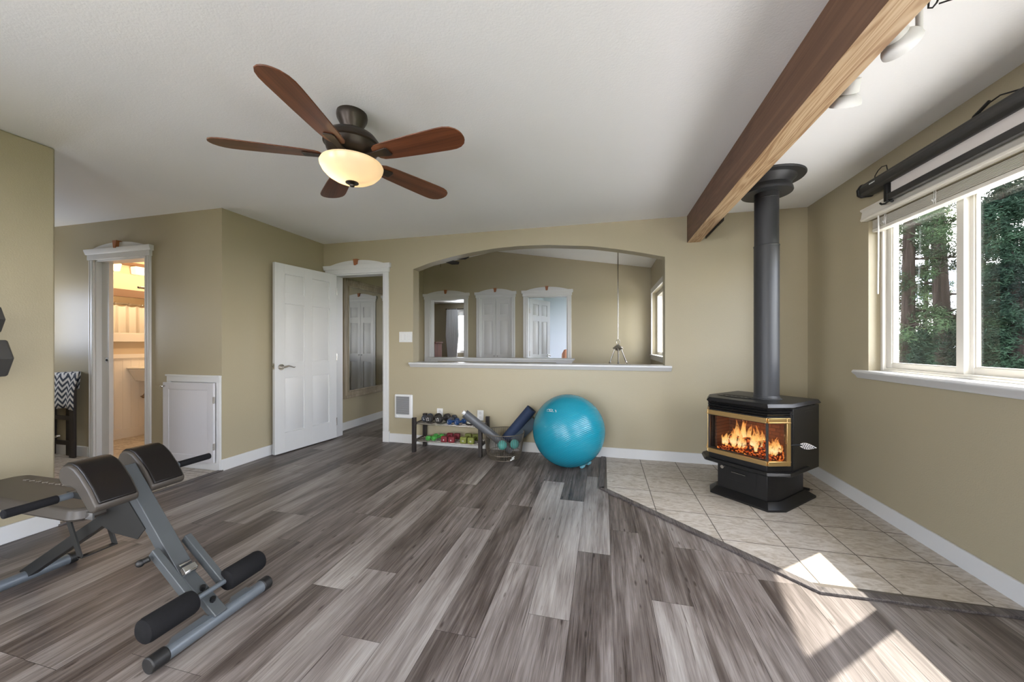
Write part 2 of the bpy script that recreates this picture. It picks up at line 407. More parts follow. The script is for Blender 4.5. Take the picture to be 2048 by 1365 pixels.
b.xz([(x, arch(x)) for x in px_]+[(AX1, ZT), (AX0, ZT)], t0, t1)
struct('wall_far', b, M_wall)
# --- right (window) wall
WY0, WY1, WZ0, WZ1 = 1.25, 3.142, .978, 2.05
b = B()
b.box((XR, WY1, -.3), (XR+.17, YF, ZC+.1)); b.box((XR, WY0, -.3), (XR+.17, WY1, WZ0)); b.box((XR, WY0, WZ1), (XR+.17, WY1, ZC+.1))
b.box((XR, .9, -.3), (XR+.17, WY0, ZC+.1)); b.box((XR, -2.3, -.3), (XR+.17, .9, .6)); b.box((XR, -2.3, 2.3), (XR+.17, .9, ZC+.1)); b.box((XR, -2.65, -.3), (XR+.17, -2.3, ZC+.1))
struct('wall_right', b, M_wall)
# --- wall behind the viewer with an opening for the added glazed door
b = B(); b.box((-3.55, -2.65, 0), (-2.1, -2.5, ZC)); b.box((-.1, -2.65, 0), (XR, -2.5, ZC)); b.box((-2.1, -2.65, 2.1), (-.1, -2.5, ZC)); struct('wall_back', b, M_wall)
# --- left walls
b = B(); b.box((XL-.12, -.5, 0), (XL, 1.595, ZC)); b.box((XL-.12, -2.5, 0), (XL, -2.3, ZC)); b.box((XL-.12, -2.3, 0), (XL, -.5, .4)); b.box((XL-.12, -2.3, 2.2), (XL, -.5, ZC)); b.box((-6.4, 1.46, 0), (XL-.12, 1.595, ZC)); struct('wall_left', b, M_wall, bevel=.012)
b = B(); b.box((XL-.12, 2.66, 0), (XL, YF, ZC)); b.box((XL-.12, YF, 0), (XL, 6.75, 3.0)); struct('wall_left', b, M_wall)
BX0, BX1, BZ = -5.108, -4.384, 2.045
b = B(); b.box((-6.4, 2.66, 0), (BX0, 2.78, ZC)); b.box((BX0, 2.66, BZ), (BX1, 2.78, ZC)); b.box((BX1, 2.66, 0), (XL-.12, 2.78, ZC)); struct('wall_alcove', b, M_wall)
b = B(); b.box((-6.4, 1.595, 0), (-6.25, 1.80, ZC)); b.box((-6.4, 2.36, 0), (-6.25, 2.66, ZC)); b.box((-6.4, 1.80, 0), (-6.25, 2.36, 1.05)); b.box((-6.4, 1.80, 1.85), (-6.25, 2.36, ZC)); struct('wall_alcove', b, M_wall)
# --- alcove and bathroom floor
b = B(); b.box((-6.4, 1.58, -.05), (XL, 4.7, .001)); struct('floor', b, M_grout)
xs = [-6.4+.334*i for i in range(10)]; ys = [1.58+.334*i for i in range(11)]
tiles('floor', [(-6.4, 1.58), (-3.44, 1.58), (-3.44, 4.7), (-6.4, 4.7)], xs, ys, .003)
b = B(); b.bar((-3.43, 1.6, .006), (-3.43, 2.66, .006), .045, .012); struct('trim_4', b, M_strip, bevel=.003)
# --- baseboards
H = .106
def base(name, boxes):
    b = B()
    for a, c in boxes: b.box(a, c)
    return struct(name, b, M_trim, bevel=.003)
base('baseboard_far', [((-2.49, YF-.014, 0), (XR, YF, H))])
base('baseboard_right', [((XR-.014, .9, 0), (XR, YF-.014, H))])
base('baseboard_left', [((XL, -.5, 0), (XL+.014, 1.61, H)), ((XL, 2.646, 0), (XL+.014, YF, H)), ((XL-.5, 2.646, 0), (XL, 2.66, .10))])
base('baseboard_hall', [((XL, YF+.14, 0), (XL+.014, 6.6, H))])
base('baseboard_alcove', [((-6.25, 2.646, 0), (-5.2, 2.66, H)), ((-4.31, 2.646, 0), (-4.09, 2.66, H))])

# --- door trims: casing, capped head, arched pediment and wooden keystone.  M: x along wall, y out of wall, z up
def door_trim(idx, M, x0, x1, zt, depth=.14, cw=.075, hl=None, hr=None, gap_floor=True, plinth=False):
    b = B(); b.M = M; t = .018
    cl = cw if hl is None else hl; cr = cw if hr is None else hr
    for a, c in ((x0-cl, x0), (x1, x1+cr)):
        b.box((a, 0, 0), (c, t, zt))
        b.box((a+.012, t, 0), (a+.022, t+.004, zt)); b.box((c-.022, t, 0), (c-.012, t+.004, zt))
    if plinth: b.box((x1-.002, 0, 0), (x1+cr+.012, t+.008, .128))
    b.box((x0-.004, -depth, 0), (x0+.016, .002, zt)); b.box((x1-.016, -depth, 0), (x1+.004, .002, zt)); b.box((x0, -depth, zt-.016), (x1, .002, zt+.004))
    hx0, hx1 = x0-cl-.03, x1+cr+.03
    b.box((hx0+.02, 0, zt), (hx1-.02, .026, zt+.095))
    b.yz([(0, zt+.05), (.03, zt+.055), (.042, zt+.088), (.045, zt+.105), (0, zt+.105)], hx0, hx1)
    n = 20; c = (hx0+hx1)/2; wd = (hx1-hx0)/2-.06
    arcp = [(c-wd+2*wd*i/n, zt+.10+.062*(1-abs(-1+2*i/n)**2.2)) for i in range(n+1)]
    nn = len(arcp); poly = arcp+[(c+wd, zt+.10), (c-wd, zt+.10)]
    b.xz(poly, 0, .022)
    o = struct('trim_%d' % idx, b, M_trim, bevel=.002)
    k = B(); k.M = M; k.xz([(c-.016, zt+.095), (c+.016, zt+.095), (c+.028, zt+.172), (c-.028, zt+.172)], -.001, .05)
    struct('keystone', k, M_key, o, bevel=.002)
    return o
FRONT = Mx.Rotation(PI, 4, 'Z')     # out-of-wall = -Y (x reversed)
def MF(y): return Mx.Translation((0, y, 0)) @ Mx.Scale(-1, 4, (0, 1, 0))   # x kept, out of wall = -Y
door_trim(5, MF(YF), DX0, DX1, DZ, hl=.10, cw=.07, plinth=True)
door_trim(6, MF(2.66), BX0, BX1, BZ, .12, .07)

# --- panel door leaf, local: x 0..w, y thickness, z 0..h
def leaf(b, w, h, t=.035, cols=2):
    st = .11 if cols == 2 else .065; mid = .10
    rows = [(.21, .80), (.96, 1.60), (1.71, 1.92)]
    xs = [(st, (w-mid)/2), ((w+mid)/2, w-st)] if cols == 2 else [(st, w-st)]
    b.box((0, .011, 0), (w, t-.011, h))
    gx = [0]+[q for x in xs for q in x]+[w]; gz = [0]+[q for r in rows for q in r]+[h]
    for i in range(0, len(gx), 2):
        b.box((gx[i], 0, 0), (gx[i+1], t, h))
    for (xa, xb) in xs:
        for i in range(0, len(gz), 2): b.box((xa, 0, gz[i]), (xb, t, gz[i+1]))
        for (za, zb) in rows:
            m_ = .028
            for y0, y1 in ((.011, .002), (t-.011, t-.002)):
                vs = [(xa+.008, y0, za+.008), (xb-.008, y0, za+.008), (xb-.008, y0, zb-.008), (xa+.008, y0, zb-.008),
                      (xa+m_, y1, za+m_), (xb-m_, y1, za+m_), (xb-m_, y1, zb-m_), (xa+m_, y1, zb-m_)]
                b.add(vs, [(0,1,5,4),(1,2,6,5),(2,3,7,6),(3,0,4,7),(4,5,6,7)])
def lever(parent, M, s=1):
    b = B(); b.M = M; b.cyl((0, 0, 0), (0, -.012, 0), .032, n=24); b.cyl((0, -.01, 0), (0, -.055, 0), .011)
    b.tube([(0, -.05, 0), (.02*s, -.055, .004), (.05*s, -.055, .012), (.08*s, -.053, .004), (.115*s, -.05, -.008), (.13*s, -.05, -.002)], [.010, .010, .008, .007, .006, .004], 10)
    return b.build('door_handle', M_nickel, parent, smooth=True, label='satin nickel lever handle on a round rose')
# open main door: hinge at (-3.262,3.95), swung into the room nearly against the left wall
hx, hy = -3.262, 3.932; fx, fy = -3.365, 3.135
ang = math.atan2(fy-hy, fx-hx)
DM = Mx.Translation((hx, hy, .012)) @ Mx.Rotation(ang, 4, 'Z')
b = B(); b.M = DM; leaf(b, .80, 2.025); d = struct('door_1', b, M_door, bevel=.0015)
# visible side faces +X: for direction along -Y, local +y is +X... local y of rotation
lever(d, DM @ Mx.Translation((.735, .035, .92)) @ Mx.Rotation(PI, 4, 'Z'), 1)
lever(d, DM @ Mx.Translation((.735, 0, .92)), -1)
b = B(); b.M = DM; b.box((.799, .006, .90), (.803, .029, .96)); b.cyl((.80, .018, .93), (.812, .018, .93), .008); b.build('latch', M_nickel, d)
b = B(); b.M = DM
for z in (.2, 1.0, 1.82): b.cyl((0, .036, z-.045), (0, .036, z+.045), .006, n=10)
b.build('hinge', M_nickel, d)

# pocket door in the bathroom opening
b = B(); b.box((-5.30, 2.702, .01), (-4.985, 2.738, 2.04)); d = struct('door_2', b, M_door, bevel=.002)
b = B(); b.box((-5.035, 2.699, .985), (-4.995, 2.703, 1.035)); b.build('latch', M_chrome, d, bevel=.001); b = B(); b.cyl((-5.015, 2.697, 1.01), (-5.015, 2.70, 1.01), .013); b.build('pull_recess', M_black, d)

# ================================================================= MAIN WINDOW
b = B(); GX = 1.955
def rect_ring(b, y0, y1, z0, z1, w_, x0, x1):
    b.box((x0, y0, z0), (x1, y0+w_, z1)); b.box((x0, y1-w_, z0), (x1, y1, z1)); b.box((x0, y0+w_, z0), (x1, y1-w_, z0+w_)); b.box((x0, y0+w_, z1-w_), (x1, y1-w_, z1))
rect_ring(b, WY0, WY1-.0, WZ0, WZ1, .035, 1.90, 1.985)
rect_ring(b, WY0+.03, WY1-.03, WZ0+.012, WZ1, .012, 1.888, 1.905)
win = struct('window_1', b, M_vinyl, bevel=.003)
for (y0, y1, xo, fr) in ((2.545, 3.108, 0, .044), (1.55, 2.575, .028, .05), (1.28, 1.59, 0, .04)):
    b = B(); rect_ring(b, y0, y1, 1.0+.0, 2.045, fr, 1.915+xo, 1.945+xo); rect_ring(b, y0+fr, y1-fr, 1.0+fr, 2.045-fr, .008, 1.921+xo, 1.939+xo)
    sh = struct('sash', b, M_vinyl, win, bevel=.002)
    g = B(); g.box((1.929+xo, y0+fr-.004, 1.0+fr-.004), (1.931+xo, y1-fr+.004, 2.045-fr+.004)); struct('pane', g, M_glass, sh)
b = B(); b.xz([(1.785, .962), (1.775, .975), (1.785, .99), (1.90, .99), (1.90, .972), (1.83, .972), (1.83, .93), (1.812, .93), (1.80, .95)], WY0-.09, WY1+.092)
struct('window_sill', b, M_trim, win, bevel=.004)
# drywall returns are the wall itself.  second window and glazed door: unseen, added for fill daylight
b = B(); rect_ring(b, -2.3, .9, .6, 2.3, .05, 1.90, 1.96); b.box((1.9, -.73, .6), (1.96, -.67, 2.3)); w2 = struct('fill_window_2', b, M_vinyl)
g = B(); g.box((1.929, -2.26, .64), (1.931, .86, 2.26)); struct('pane', g, M_glass, w2)
b = B()
for x in (-2.1, -1.13, -.16): b.box((x, -2.6, 0), (x+.06, -2.55, 2.1))
b.box((-2.04, -2.6, 2.04), (-.16, -2.55, 2.1)); b.box((-2.04, -2.6, 0), (-.16, -2.55, .06)); d3 = struct('door_3', b, M_vinyl)
g = B(); g.box((-2.04, -2.576, .06), (-.16, -2.574, 2.04)); struct('pane', g, M_glass, d3)
b = B(); rect_ring(b, -2.3, -.5, .4, 2.2, .05, -3.54, -3.48); w3 = struct('fill_window_6', b, M_vinyl)  # unseen window added to light the right wall
b = B(); rect_ring(b, 1.80, 2.36, 1.05, 1.85, .05, -6.35, -6.29); w3 = struct('window_3', b, M_vinyl)
# deep roof overhang outside
b = B()
zz = lambda y: 3.109-.43*(y-3.786)
b.yz([(6.2, zz(6.2)), (-3.5, zz(-3.5)), (-3.5, zz(-3.5)+.14), (6.2, zz(6.2)+.14)], 1.99, 2.77); struct('roof', b, M_trim)

# ================================================================= BLIND
t = thing('window_blind', 'raised cream slatted blind under a moulded valance across the top of the bright window', 'blind', (1.80, 2.2, 2.0))
b = B(); b.xz([(1.83, 2.05), (1.792, 2.05), (1.785, 2.062), (1.792, 2.075), (1.798, 2.115), (1.786, 2.125), (1.786, 2.135), (1.83, 2.135)], 1.2, 3.155); b.build('valance', M_vinyl, t, bevel=.002)
b = B()
for i in range(9): b.box((1.84, 1.27, 1.988+i*.0065), (1.888, 3.118, 1.9915+i*.0065))
b.build('slat', M_vinyl, t, kind='stuff')
b = B(); b.box((1.838, 1.27, 1.962), (1.89, 3.118, 1.984)); b.build('bottom_rail', M_vinyl, t, bevel=.003)
b = B(); b.tube([(1.815, 3.02, 2.06), (1.815, 3.02, 1.9), (1.818, 3.03, 1.52)], .0045, 8); b.build('wand', M_white, t, smooth=True)
for y in (2.98, 2.60, 2.12):
    b = B(); b.tube([(1.832, y, 2.05), (1.83, y, 1.97)], .0015, 6); b.tube([(1.832, y+.012, 2.05), (1.83, y+.012, 1.98)], .0015, 6)
    b.tube([(1.83+.004*math.sin(a*1.7), y+.012*math.cos(a)+.01, 2.0+.008*math.sin(a*2.3)) for a in [i*.5 for i in range(26)]], .0018, 6)
    b.build('lift_cord', M_white, t, smooth=True)

# ================================================================= PROJECTION SCREEN
t = thing('projection_screen', 'black-cased roll-up projection screen hung over the window above the blind', 'screen', (1.76, 2.0, 2.24))
b = B(); prof = [(1.80, 2.20), (1.74, 2.195), (1.722, 2.208), (1.718, 2.245), (1.735, 2.275), (1.765, 2.285), (1.80, 2.285)]
b.xz(prof, .5, 3.045); b.build('case', M_case, t, bevel=.004)
b = B(); b.xz([(1.805, 2.196), (1.74, 2.19), (1.716, 2.205), (1.712, 2.246), (1.732, 2.28), (1.765, 2.289), (1.805, 2.289)], 3.045, 3.068); b.build('end_cap', M_black, t, bevel=.006)
b = B(); b.box((1.757, .6, 2.128), (1.759, 2.815, 2.2)); b.build('fabric', M_fabric, t)
b = B(); b.box((1.744, .6, 2.09), (1.772, 2.83, 2.13)); b.build('weight_bar', M_case, t, bevel=.004)
b = B(); b.box((1.742, 2.825, 2.085), (1.775, 2.855, 2.20)); b.build('bracket', M_black, t, bevel=.003)
b = B(); b.tube([(1.765, 2.84, 2.09), (1.762, 2.87, 2.082), (1.76, 2.9, 2.088), (1.762, 2.915, 2.10)], .006, 8); b.tube([(1.765, 2.83, 2.085), (1.76, 2.81, 2.076)], .009, 8); b.build('hook', M_black, t, smooth=True)
b = B(); b.tube([(1.77, 2.98, 2.285), (1.775, 2.985, 2.31), (1.78, 2.965, 2.335), (1.78, 2.93, 2.345), (1.78, 2.89, 2.335), (1.77, 2.865, 2.29)], .003, 8); b.build('power_cable', M_rub, t, smooth=True)
b = B(); b.tube([(1.79, 2.36, 2.285), (1.79, 2.33, 2.31), (1.79, 2.30, 2.315), (1.79, 2.26, 2.33), (1.79, 2.2, 2.335), (1.79, 2.1, 2.30), (1.79, 2.0, 2.286)], .0035, 8)
b.tube([(1.79, 2.325, 2.308), (1.79, 2.25, 2.338)], .008, 8); b.build('cable_plug', M_rub, t, smooth=True)
b = B(); b.box((1.7172, 2.86, 2.222), (1.7176, 2.97, 2.234)); b.M = Mx()
text('SCREENS', .013, frame((1.7155, 2.915, 2.24), (0, -1, 0), (.3, 0, 1), (-1, 0, .3)), M_white, t)

# ================================================================= BEAM, TRACK LIGHTS, CEILING CABLE
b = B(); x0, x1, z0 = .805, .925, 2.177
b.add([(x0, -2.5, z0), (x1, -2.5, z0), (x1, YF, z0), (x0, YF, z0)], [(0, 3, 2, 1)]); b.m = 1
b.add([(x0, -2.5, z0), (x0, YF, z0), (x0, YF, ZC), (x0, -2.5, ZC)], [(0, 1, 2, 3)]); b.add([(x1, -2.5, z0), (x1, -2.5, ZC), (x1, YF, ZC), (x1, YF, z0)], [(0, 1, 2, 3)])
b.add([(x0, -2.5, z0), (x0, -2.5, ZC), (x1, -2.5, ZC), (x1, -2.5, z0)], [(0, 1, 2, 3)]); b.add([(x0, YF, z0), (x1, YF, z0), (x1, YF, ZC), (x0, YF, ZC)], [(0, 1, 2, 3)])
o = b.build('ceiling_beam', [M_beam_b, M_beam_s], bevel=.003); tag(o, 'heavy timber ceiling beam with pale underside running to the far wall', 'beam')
b = B(); b.box((.927, 3.24, 2.160), (.934, 3.76, 2.40)); o = b.build('steel_plate', M_black, bevel=.001); tag(o, 'thin black steel plate on the side of the timber beam beside the flue', 'plate')
b = B(); b.box((1.02, .6, ZC-.03), (1.055, 2.2, ZC)); o = b.build('lighting_track', M_white, bevel=.003); tag(o, 'white lighting track on the ceiling beside the timber beam', 'track')
def track_light(name, label, top, c, d, r):
    t = thing(name, label, 'spotlight', top, group=None)
    c = V(c); d = V(d).normalized(); T = frame((0, 0, 0), d.orthogonal(), d.cross(d.orthogonal()), d)
    b = B(); n = 9
    prof = [(r*math.sin(PI/2*i/n)*1.0+.0, r*.85*(1-math.cos(PI/2*i/n))) for i in range(1, n+1)]
    b.lathe([(.012, .0)]+prof+[(r-.003, prof[-1][1]-.001)]+[(p[0]-.003, p[1]+.003) for p in prof[-2::-1]], c-d*r*.85, 40, T); b.build('shade', M_white, t, smooth=True)
    b = B(); b.cyl(c-d*(r*.85+.05), c-d*(r*.8), .03, .034, 24); b.build('socket_housing', M_white, t, smooth=True, bevel=.003)
    b = B(); b.tube([top, (top[0], top[1], (c-d*(r+.02)).z), c-d*(r*.85+.03)], .010, 12); b.build('stem', M_white, t, smooth=True)
    b = B(); b.lathe([(.022, -.02), (.028, 0), (.024, .012), (.001, .018)], c-d*.012, 24, T); b.build('bulb', M_white, t, smooth=True)
track_light('track_light', 'white dome spotlight pointing down beside the timber beam, nearer the flue', (1.04, 1.86, ZC-.03), (1.0, 1.86, 2.195), (.05, .62, -.78), .054)
track_light('track_light', 'white dome spotlight tilted towards the window, on the track beside the beam', (1.04, 1.54, ZC-.03), (1.0, 1.55, 2.205), (.72, .50, -.48), .055)
b = B(); b.tube([(1.155, 1.655, 2.438), (1.152, 1.665, 2.425), (1.158, 1.675, 2.412), (1.168, 1.672, 2.408), (1.172, 1.66, 2.415), (1.172, 1.645, 2.432)], .0032, 8)
b.tube([(1.178, 1.66, 2.41), (1.20, 1.645, 2.405), (1.235, 1.635, 2.405), (1.28, 1.632, 2.412), (1.33, 1.63, 2.424), (1.39, 1.62, 2.438)], .0028, 8)
o = b.build('ceiling_cable', M_rub, smooth=True); tag(o, 'short black cable looped from a ceiling hook', 'cable')

# ================================================================= CEILING FAN
FC = V((-1.335, 1.745, 0))
t = thing('ceiling_fan', 'five-blade walnut ceiling fan with dark bronze housing and lit glass bowl', 'fan', (FC.x, FC.y, 2.44))
b = B(); b.lathe([(.078, 2.44), (.080, 2.425), (.078, 2.41), (.060, 2.375), (.050, 2.352), (.032, 2.345)], (FC.x, FC.y, 0), 40); b.build('canopy', M_bronze, t, smooth=True)
b = B(); b.lathe([(.02, 2.35), (.02, 2.335), (.085, 2.33), (.125, 2.312), (.145, 2.285), (.146, 2.268), (.138, 2.262)], (FC.x, FC.y, 0), 48); b.lathe([(.137, 2.264), (.13, 2.235), (.11, 2.212), (.075, 2.205), (.075, 2.172), (.088, 2.168)], (FC.x, FC.y, 0), 48); b.build('motor_housing', M_bronze, t, smooth=True)
for k in range(5):
    a = math.radians([-152, -79, -5, 66.5, 139][k])
    R_ = Mx.Translation((FC.x, FC.y, 2.2)) @ Mx.Rotation(a, 4, 'Z')
    T = R_ @ Mx.Rotation(math.radians(-10), 4, 'X')
    b = B(); b.M = T
    out = []
    prof = [(.150, .022), (.158, .040), (.18, .054), (.24, .062), (.40, .072), (.56, .079), (.60, .078), (.63, .070), (.655, .052), (.668, .030), (.673, .012)]
    up = [(x, y) for x, y in prof]; dn = [(x, -y*.98) for x, y in prof][::-1]
    b.prism(up+dn, -.003, .003)
    me = b.build('blade', M_blade, t, local=False, bevel=.002)
    # blade texture space follows the blade
    L = WM[t.name].inverted() @ T; me.data.transform(L.inverted()); me.matrix_local = L; WM[me.name] = T
    b = B(); b.M = T
    b.prism([(.07, .022), (.14, .018), (.235, .030), (.245, .022), (.245, -.022), (.235, -.030), (.14, -.018), (.07, -.022)], -.010, -.0035)
    b.build('blade_iron', M_bronze, t, bevel=.002)
def m_bowl():
    m = bpy.data.materials.new('bowl_glass'); m.use_nodes = True; n = m.node_tree; n.nodes.clear()
    o = n.nodes.new('ShaderNodeOutputMaterial'); tr = n.nodes.new('ShaderNodeBsdfTranslucent'); df = n.nodes.new('ShaderNodeBsdfDiffuse'); gl = n.nodes.new('ShaderNodeBsdfGlossy')
    tr.inputs[0].default_value = (.45, .405, .325, 1); df.inputs[0].default_value = (.62, .56, .45, 1); gl.inputs['Roughness'].default_value = .25
    x = n.nodes.new('ShaderNodeMixShader'); x.inputs[0].default_value = .45; y = n.nodes.new('ShaderNodeMixShader'); y.inputs[0].default_value = .06
    n.links.new(tr.outputs[0], x.inputs[1]); n.links.new(df.outputs[0], x.inputs[2]); n.links.new(x.outputs[0], y.inputs[1]); n.links.new(gl.outputs[0], y.inputs[2])
    em = n.nodes.new('ShaderNodeEmission'); em.inputs[0].default_value = (1, .84, .58, 1); em.inputs[1].default_value = .05; ad = n.nodes.new('ShaderNodeAddShader')
    n.links.new(y.outputs[0], ad.inputs[0]); n.links.new(em.outputs[0], ad.inputs[1]); n.links.new(ad.outputs[0], o.inputs[0])
    return m
b = B(); bp = [(.158, 2.165), (.163, 2.155), (.160, 2.142), (.150, 2.122), (.128, 2.098), (.095, 2.078), (.055, 2.066), (.02, 2.062)]
b.lathe(bp+[(.018, 2.065), (.054, 2.070), (.092, 2.082), (.124, 2.101), (.146, 2.124), (.156, 2.143), (.158, 2.153), (.155, 2.165)], (FC.x, FC.y, 0), 56); b.build('light_bowl', m_bowl(), t, smooth=True, label='lit cream glass bowl')
b = B(); b.lathe([(.001, 2.040), (.012, 2.042), (.014, 2.050), (.010, 2.056), (.034, 2.060), (.034, 2.064), (.001, 2.068)], (FC.x, FC.y, 0), 24); b.cyl((FC.x, FC.y, 2.06), (FC.x, FC.y, 2.19), .008); b.build('finial', M_bronze, t, smooth=True)
lamp('fan_bulb', (FC.x-.075, FC.y-.03, 2.135), 3.2, (1, .78, .52), .022)
lamp('fan_bulb', (FC.x+.055, FC.y+.03, 2.145), .5, (1, .78, .52), .022)

# ================================================================= WALL FITTINGS ON THE FAR WALL
t = thing('wall_heater', 'white electric wall heater with grey grille, beside the doorway', 'heater', (-2.295, YF, .44))
b = B(); rect = lambda b, x0, x1, z0, z1, y0, y1: b.box((x0, y0, z0), (x1, y1, z1))
rect(b, -2.412, -2.178, .295, .58, YF-.03, YF); b.build('housing', M_white, t, bevel=.014, seg=3)
b = B(); rect(b, -2.385, -2.215, .345, .555, YF-.034, YF-.028)
b.build('grille_backing', M_grillm, t)
b = B()
for i in range(16): rect(b, -2.385, -2.215, .350+i*.0128, .354+i*.0128, YF-.039, YF-.033)
b.build('grille', mat('grille_light', (.36, .36, .36), .5, bump=False), t)
b = B(); b.cyl((-2.37, YF-.03, .318), (-2.37, YF-.04, .318), .012, n=20); b.build('thermostat_knob', M_white, t, bevel=.002)
t = thing('light_switch', 'white triple rocker light switch plate on the beige wall', 'switch', (-2.275, YF, 1.26))
b = B(); rect(b, -2.362, -2.19, 1.198, 1.322, YF-.007, YF); b.build('plate', M_white, t, bevel=.003)
for i in range(3):
    b = B(); x = -2.324+i*.048; rect(b, x-.016, x+.016, 1.228, 1.294, YF-.012, YF-.006); b.build('rocker', M_white, t, bevel=.002)
for x, s in ((-1.836, 'above the dark wooden shoe rack'), (-1.342, 'behind the grey rolled mat')):
    t = thing('wall_outlet', 'white wall outlet '+s, 'outlet', (x, YF, .375), group='wall outlets')
    b = B(); rect(b, x-.037, x+.037, .315, .430, YF-.006, YF); b.build('plate', M_white, t, bevel=.003)
    for z in (.348, .397):
        b = B(); b.cyl((x, YF-.005, z), (x, YF-.009, z), .017, n=20); b.build('socket', mat('socket_face', (.6, .6, .58), .4), t)
# pony-wall ledge under the arch
b = B(); b.yz([(YF-.06, .945), (YF-.06, .957), (YF-.055, .962), (YF+.20, .962), (YF+.20, .94), (YF, .94), (YF, .905), (YF-.015, .905), (YF-.03, .92), (YF-.05, .935)], -2.21, .66); struct('trim_7', b, M_trim, bevel=.002)

# ================================================================= SHOE RACK WITH WEIGHTS
t = thing('shoe_rack', 'low dark wooden two-tier rack with metal rods holding hand weights', 'rack', (-1.62, 3.76, 0))
RX0, RX1, RY0, RY1 = -2.0, -1.24, 3.635, 3.885
for x in (RX0, RX1):
    for y in (RY0, RY1):
        b = B(); b.box((x-.019, y-.019, 0), (x+.019, y+.019, .375)); b.build('leg', M_dwood, t, bevel=.002)
for x in (RX0, RX1):
    for z in (.305, .118):
        b = B(); b.box((x-.010, RY0, z-.016), (x+.010, RY1, z+.010)); b.build('side_rail', M_dwood, t, bevel=.001)
for z in (.305, .118):
    for k in range(6):
        y = RY0+.01+(RY1-RY0-.02)*k/5
        b = B(); b.cyl((RX0, y, z), (RX1, y, z), .006, n=10); b.build('rod', M_nickel, t, smooth=True)
def dumbbell(x, y, z, ang, r, L, m, label, kind='hexy', num=None, group=None):
    t = thing('dumbbell', label, 'dumbbell', (x, y, z), 0, group)
    T = Mx.Translation((x, y, z+r*(.87 if kind == 'hexy' else 1))) @ Mx.Rotation(ang, 4, 'Z')
    n = 6 if kind == 'hexy' else (24 if kind == 'round' else 4); hl = L*.27
    for s_ in (-1, 1):
        b = B(); b.M = T; rot = Mx.Rotation(PI/2, 4, 'X')
        a0 = 0 if n != 4 else PI/4; rr = r if n != 4 else r*1.35
        pr_ = [(rr*.86, -hl/2), (rr, -hl/2+.01), (rr, hl/2-.01), (rr*.86, hl/2)]
        TT = Mx.Translation((0, s_*(L/2-hl/2), 0)) @ rot @ Mx.Rotation(a0, 4, 'Z')
        b.lathe([(q[0], q[1]) for q in pr_], (0, 0, 0), n, TT); b.build('head', m, t, bevel=.004)
    b = B(); b.M = T; b.cyl((0, -L/2+hl, 0), (0, L/2-hl, 0), r*.42, n=16); b.build('handle', m, t, smooth=True)
    if num:
        F_ = T @ frame((0, -L/2-.0012, 0), (1, 0, .25), (-.25, 0, 1), (0, -1, 0)); text(num, r*1.15, F_, M_white, t)
    return t
M_dbk = mat('neoprene_black', (.025, .022, .02), .55); M_dbl = mat('neoprene_blue', (.012, .05, .16), .5); M_dgr = mat('vinyl_green', (.06, .30, .05), .45)
M_drd = mat('neoprene_red', (.16, .012, .02), .55); M_dol = mat('neoprene_olive', (.16, .18, .03), .55); M_dgy = mat('slate', (.04, .045, .06), .5)
ZS = .311
dumbbell(-1.825, 3.755, ZS, -.35, .043, .19, M_dbk, 'black dumbbell numbered 12 at the wall heater end of the top tier', 'round', '12')
dumbbell(-1.715, 3.76, ZS, -.30, .043, .19, M_dbk, 'black dumbbell numbered 12 next to the blue dumbbells on the top tier', 'round', '12')
dumbbell(-1.925, 3.80, ZS, -.1, .036, .15, M_dgy, 'dark slate dumbbell with white edging in the rack corner by the heater', 'round', 'L')
dumbbell(-1.635, 3.835, ZS, .1, .034, .17, M_dgy, 'slate dumbbell tucked behind the blue dumbbells', 'hexy')
dumbbell(-1.578, 3.72, ZS, -.55, .030, .14, M_dbl, 'small blue dumbbell touching the black weights', 'hexy', '1')
dumbbell(-1.497, 3.725, ZS, -.45, .030, .14, M_dbl, 'small blue dumbbell next to the white-topped disc', 'hexy', '1')
b = B(); b.lathe([(.001, ZS), (.055, ZS), (.058, ZS+.008), (.052, ZS+.016), (.001, ZS+.018)], (-1.38, 3.735, 0), 32)
o = b.build('weight_disc', M_dbk, smooth=True); tag(o, 'flat black sliding disc with white top on the rack under the grey mat', 'disc')
b = B(); b.lathe([(.001, ZS+.018), (.046, ZS+.017), (.044, ZS+.021), (.001, ZS+.023)], (-1.38, 3.735, 0), 32); b.build('face', M_white, o, smooth=True)
ZS = .124
dumbbell(-1.835, 3.735, ZS, -.35, .028, .16, M_dgr, 'bright green dumbbell at the open end of the lower tier', 'hexy')
dumbbell(-1.77, 3.74, ZS, -.35, .028, .16, M_dgr, 'bright green dumbbell beside the red ones on the lower tier', 'hexy')
def squareweight(x, y, m, label, marks, w=.068, h=.062, L=.15):
    t = thing('dumbbell', label, 'dumbbell', (x, y, ZS))
    for s_ in (-1, 1):
        b = B(); b.box((x-w/2, y+s_*L/2-.022, ZS), (x+w/2, y+s_*L/2+.022, ZS+h)); b.build('head', m, t, bevel=.01, seg=3)
    b = B(); b.cyl((x, y-L/2, ZS+h/2), (x, y+L/2, ZS+h/2), .014); b.build('handle', m, t, smooth=True)
    text(marks, .022, frame((x, y-L/2-.0225, ZS+h*.4), (1, 0, 0), (0, 0, 1), (0, -1, 0)), M_white, t)
squareweight(-1.655, 3.735, M_drd, 'dark red dumbbell next to the green pair on the lower tier', '8')
squareweight(-1.572, 3.735, M_drd, 'dark red dumbbell next to the olive pair on the lower tier', '8')
squareweight(-1.437, 3.735, M_dol, 'olive green dumbbell nearer the red ones on the lower tier', '10', .072, .068)
squareweight(-1.352, 3.735, M_dol, 'olive green dumbbell by the rack leg on the lower tier', '10', .072, .068)

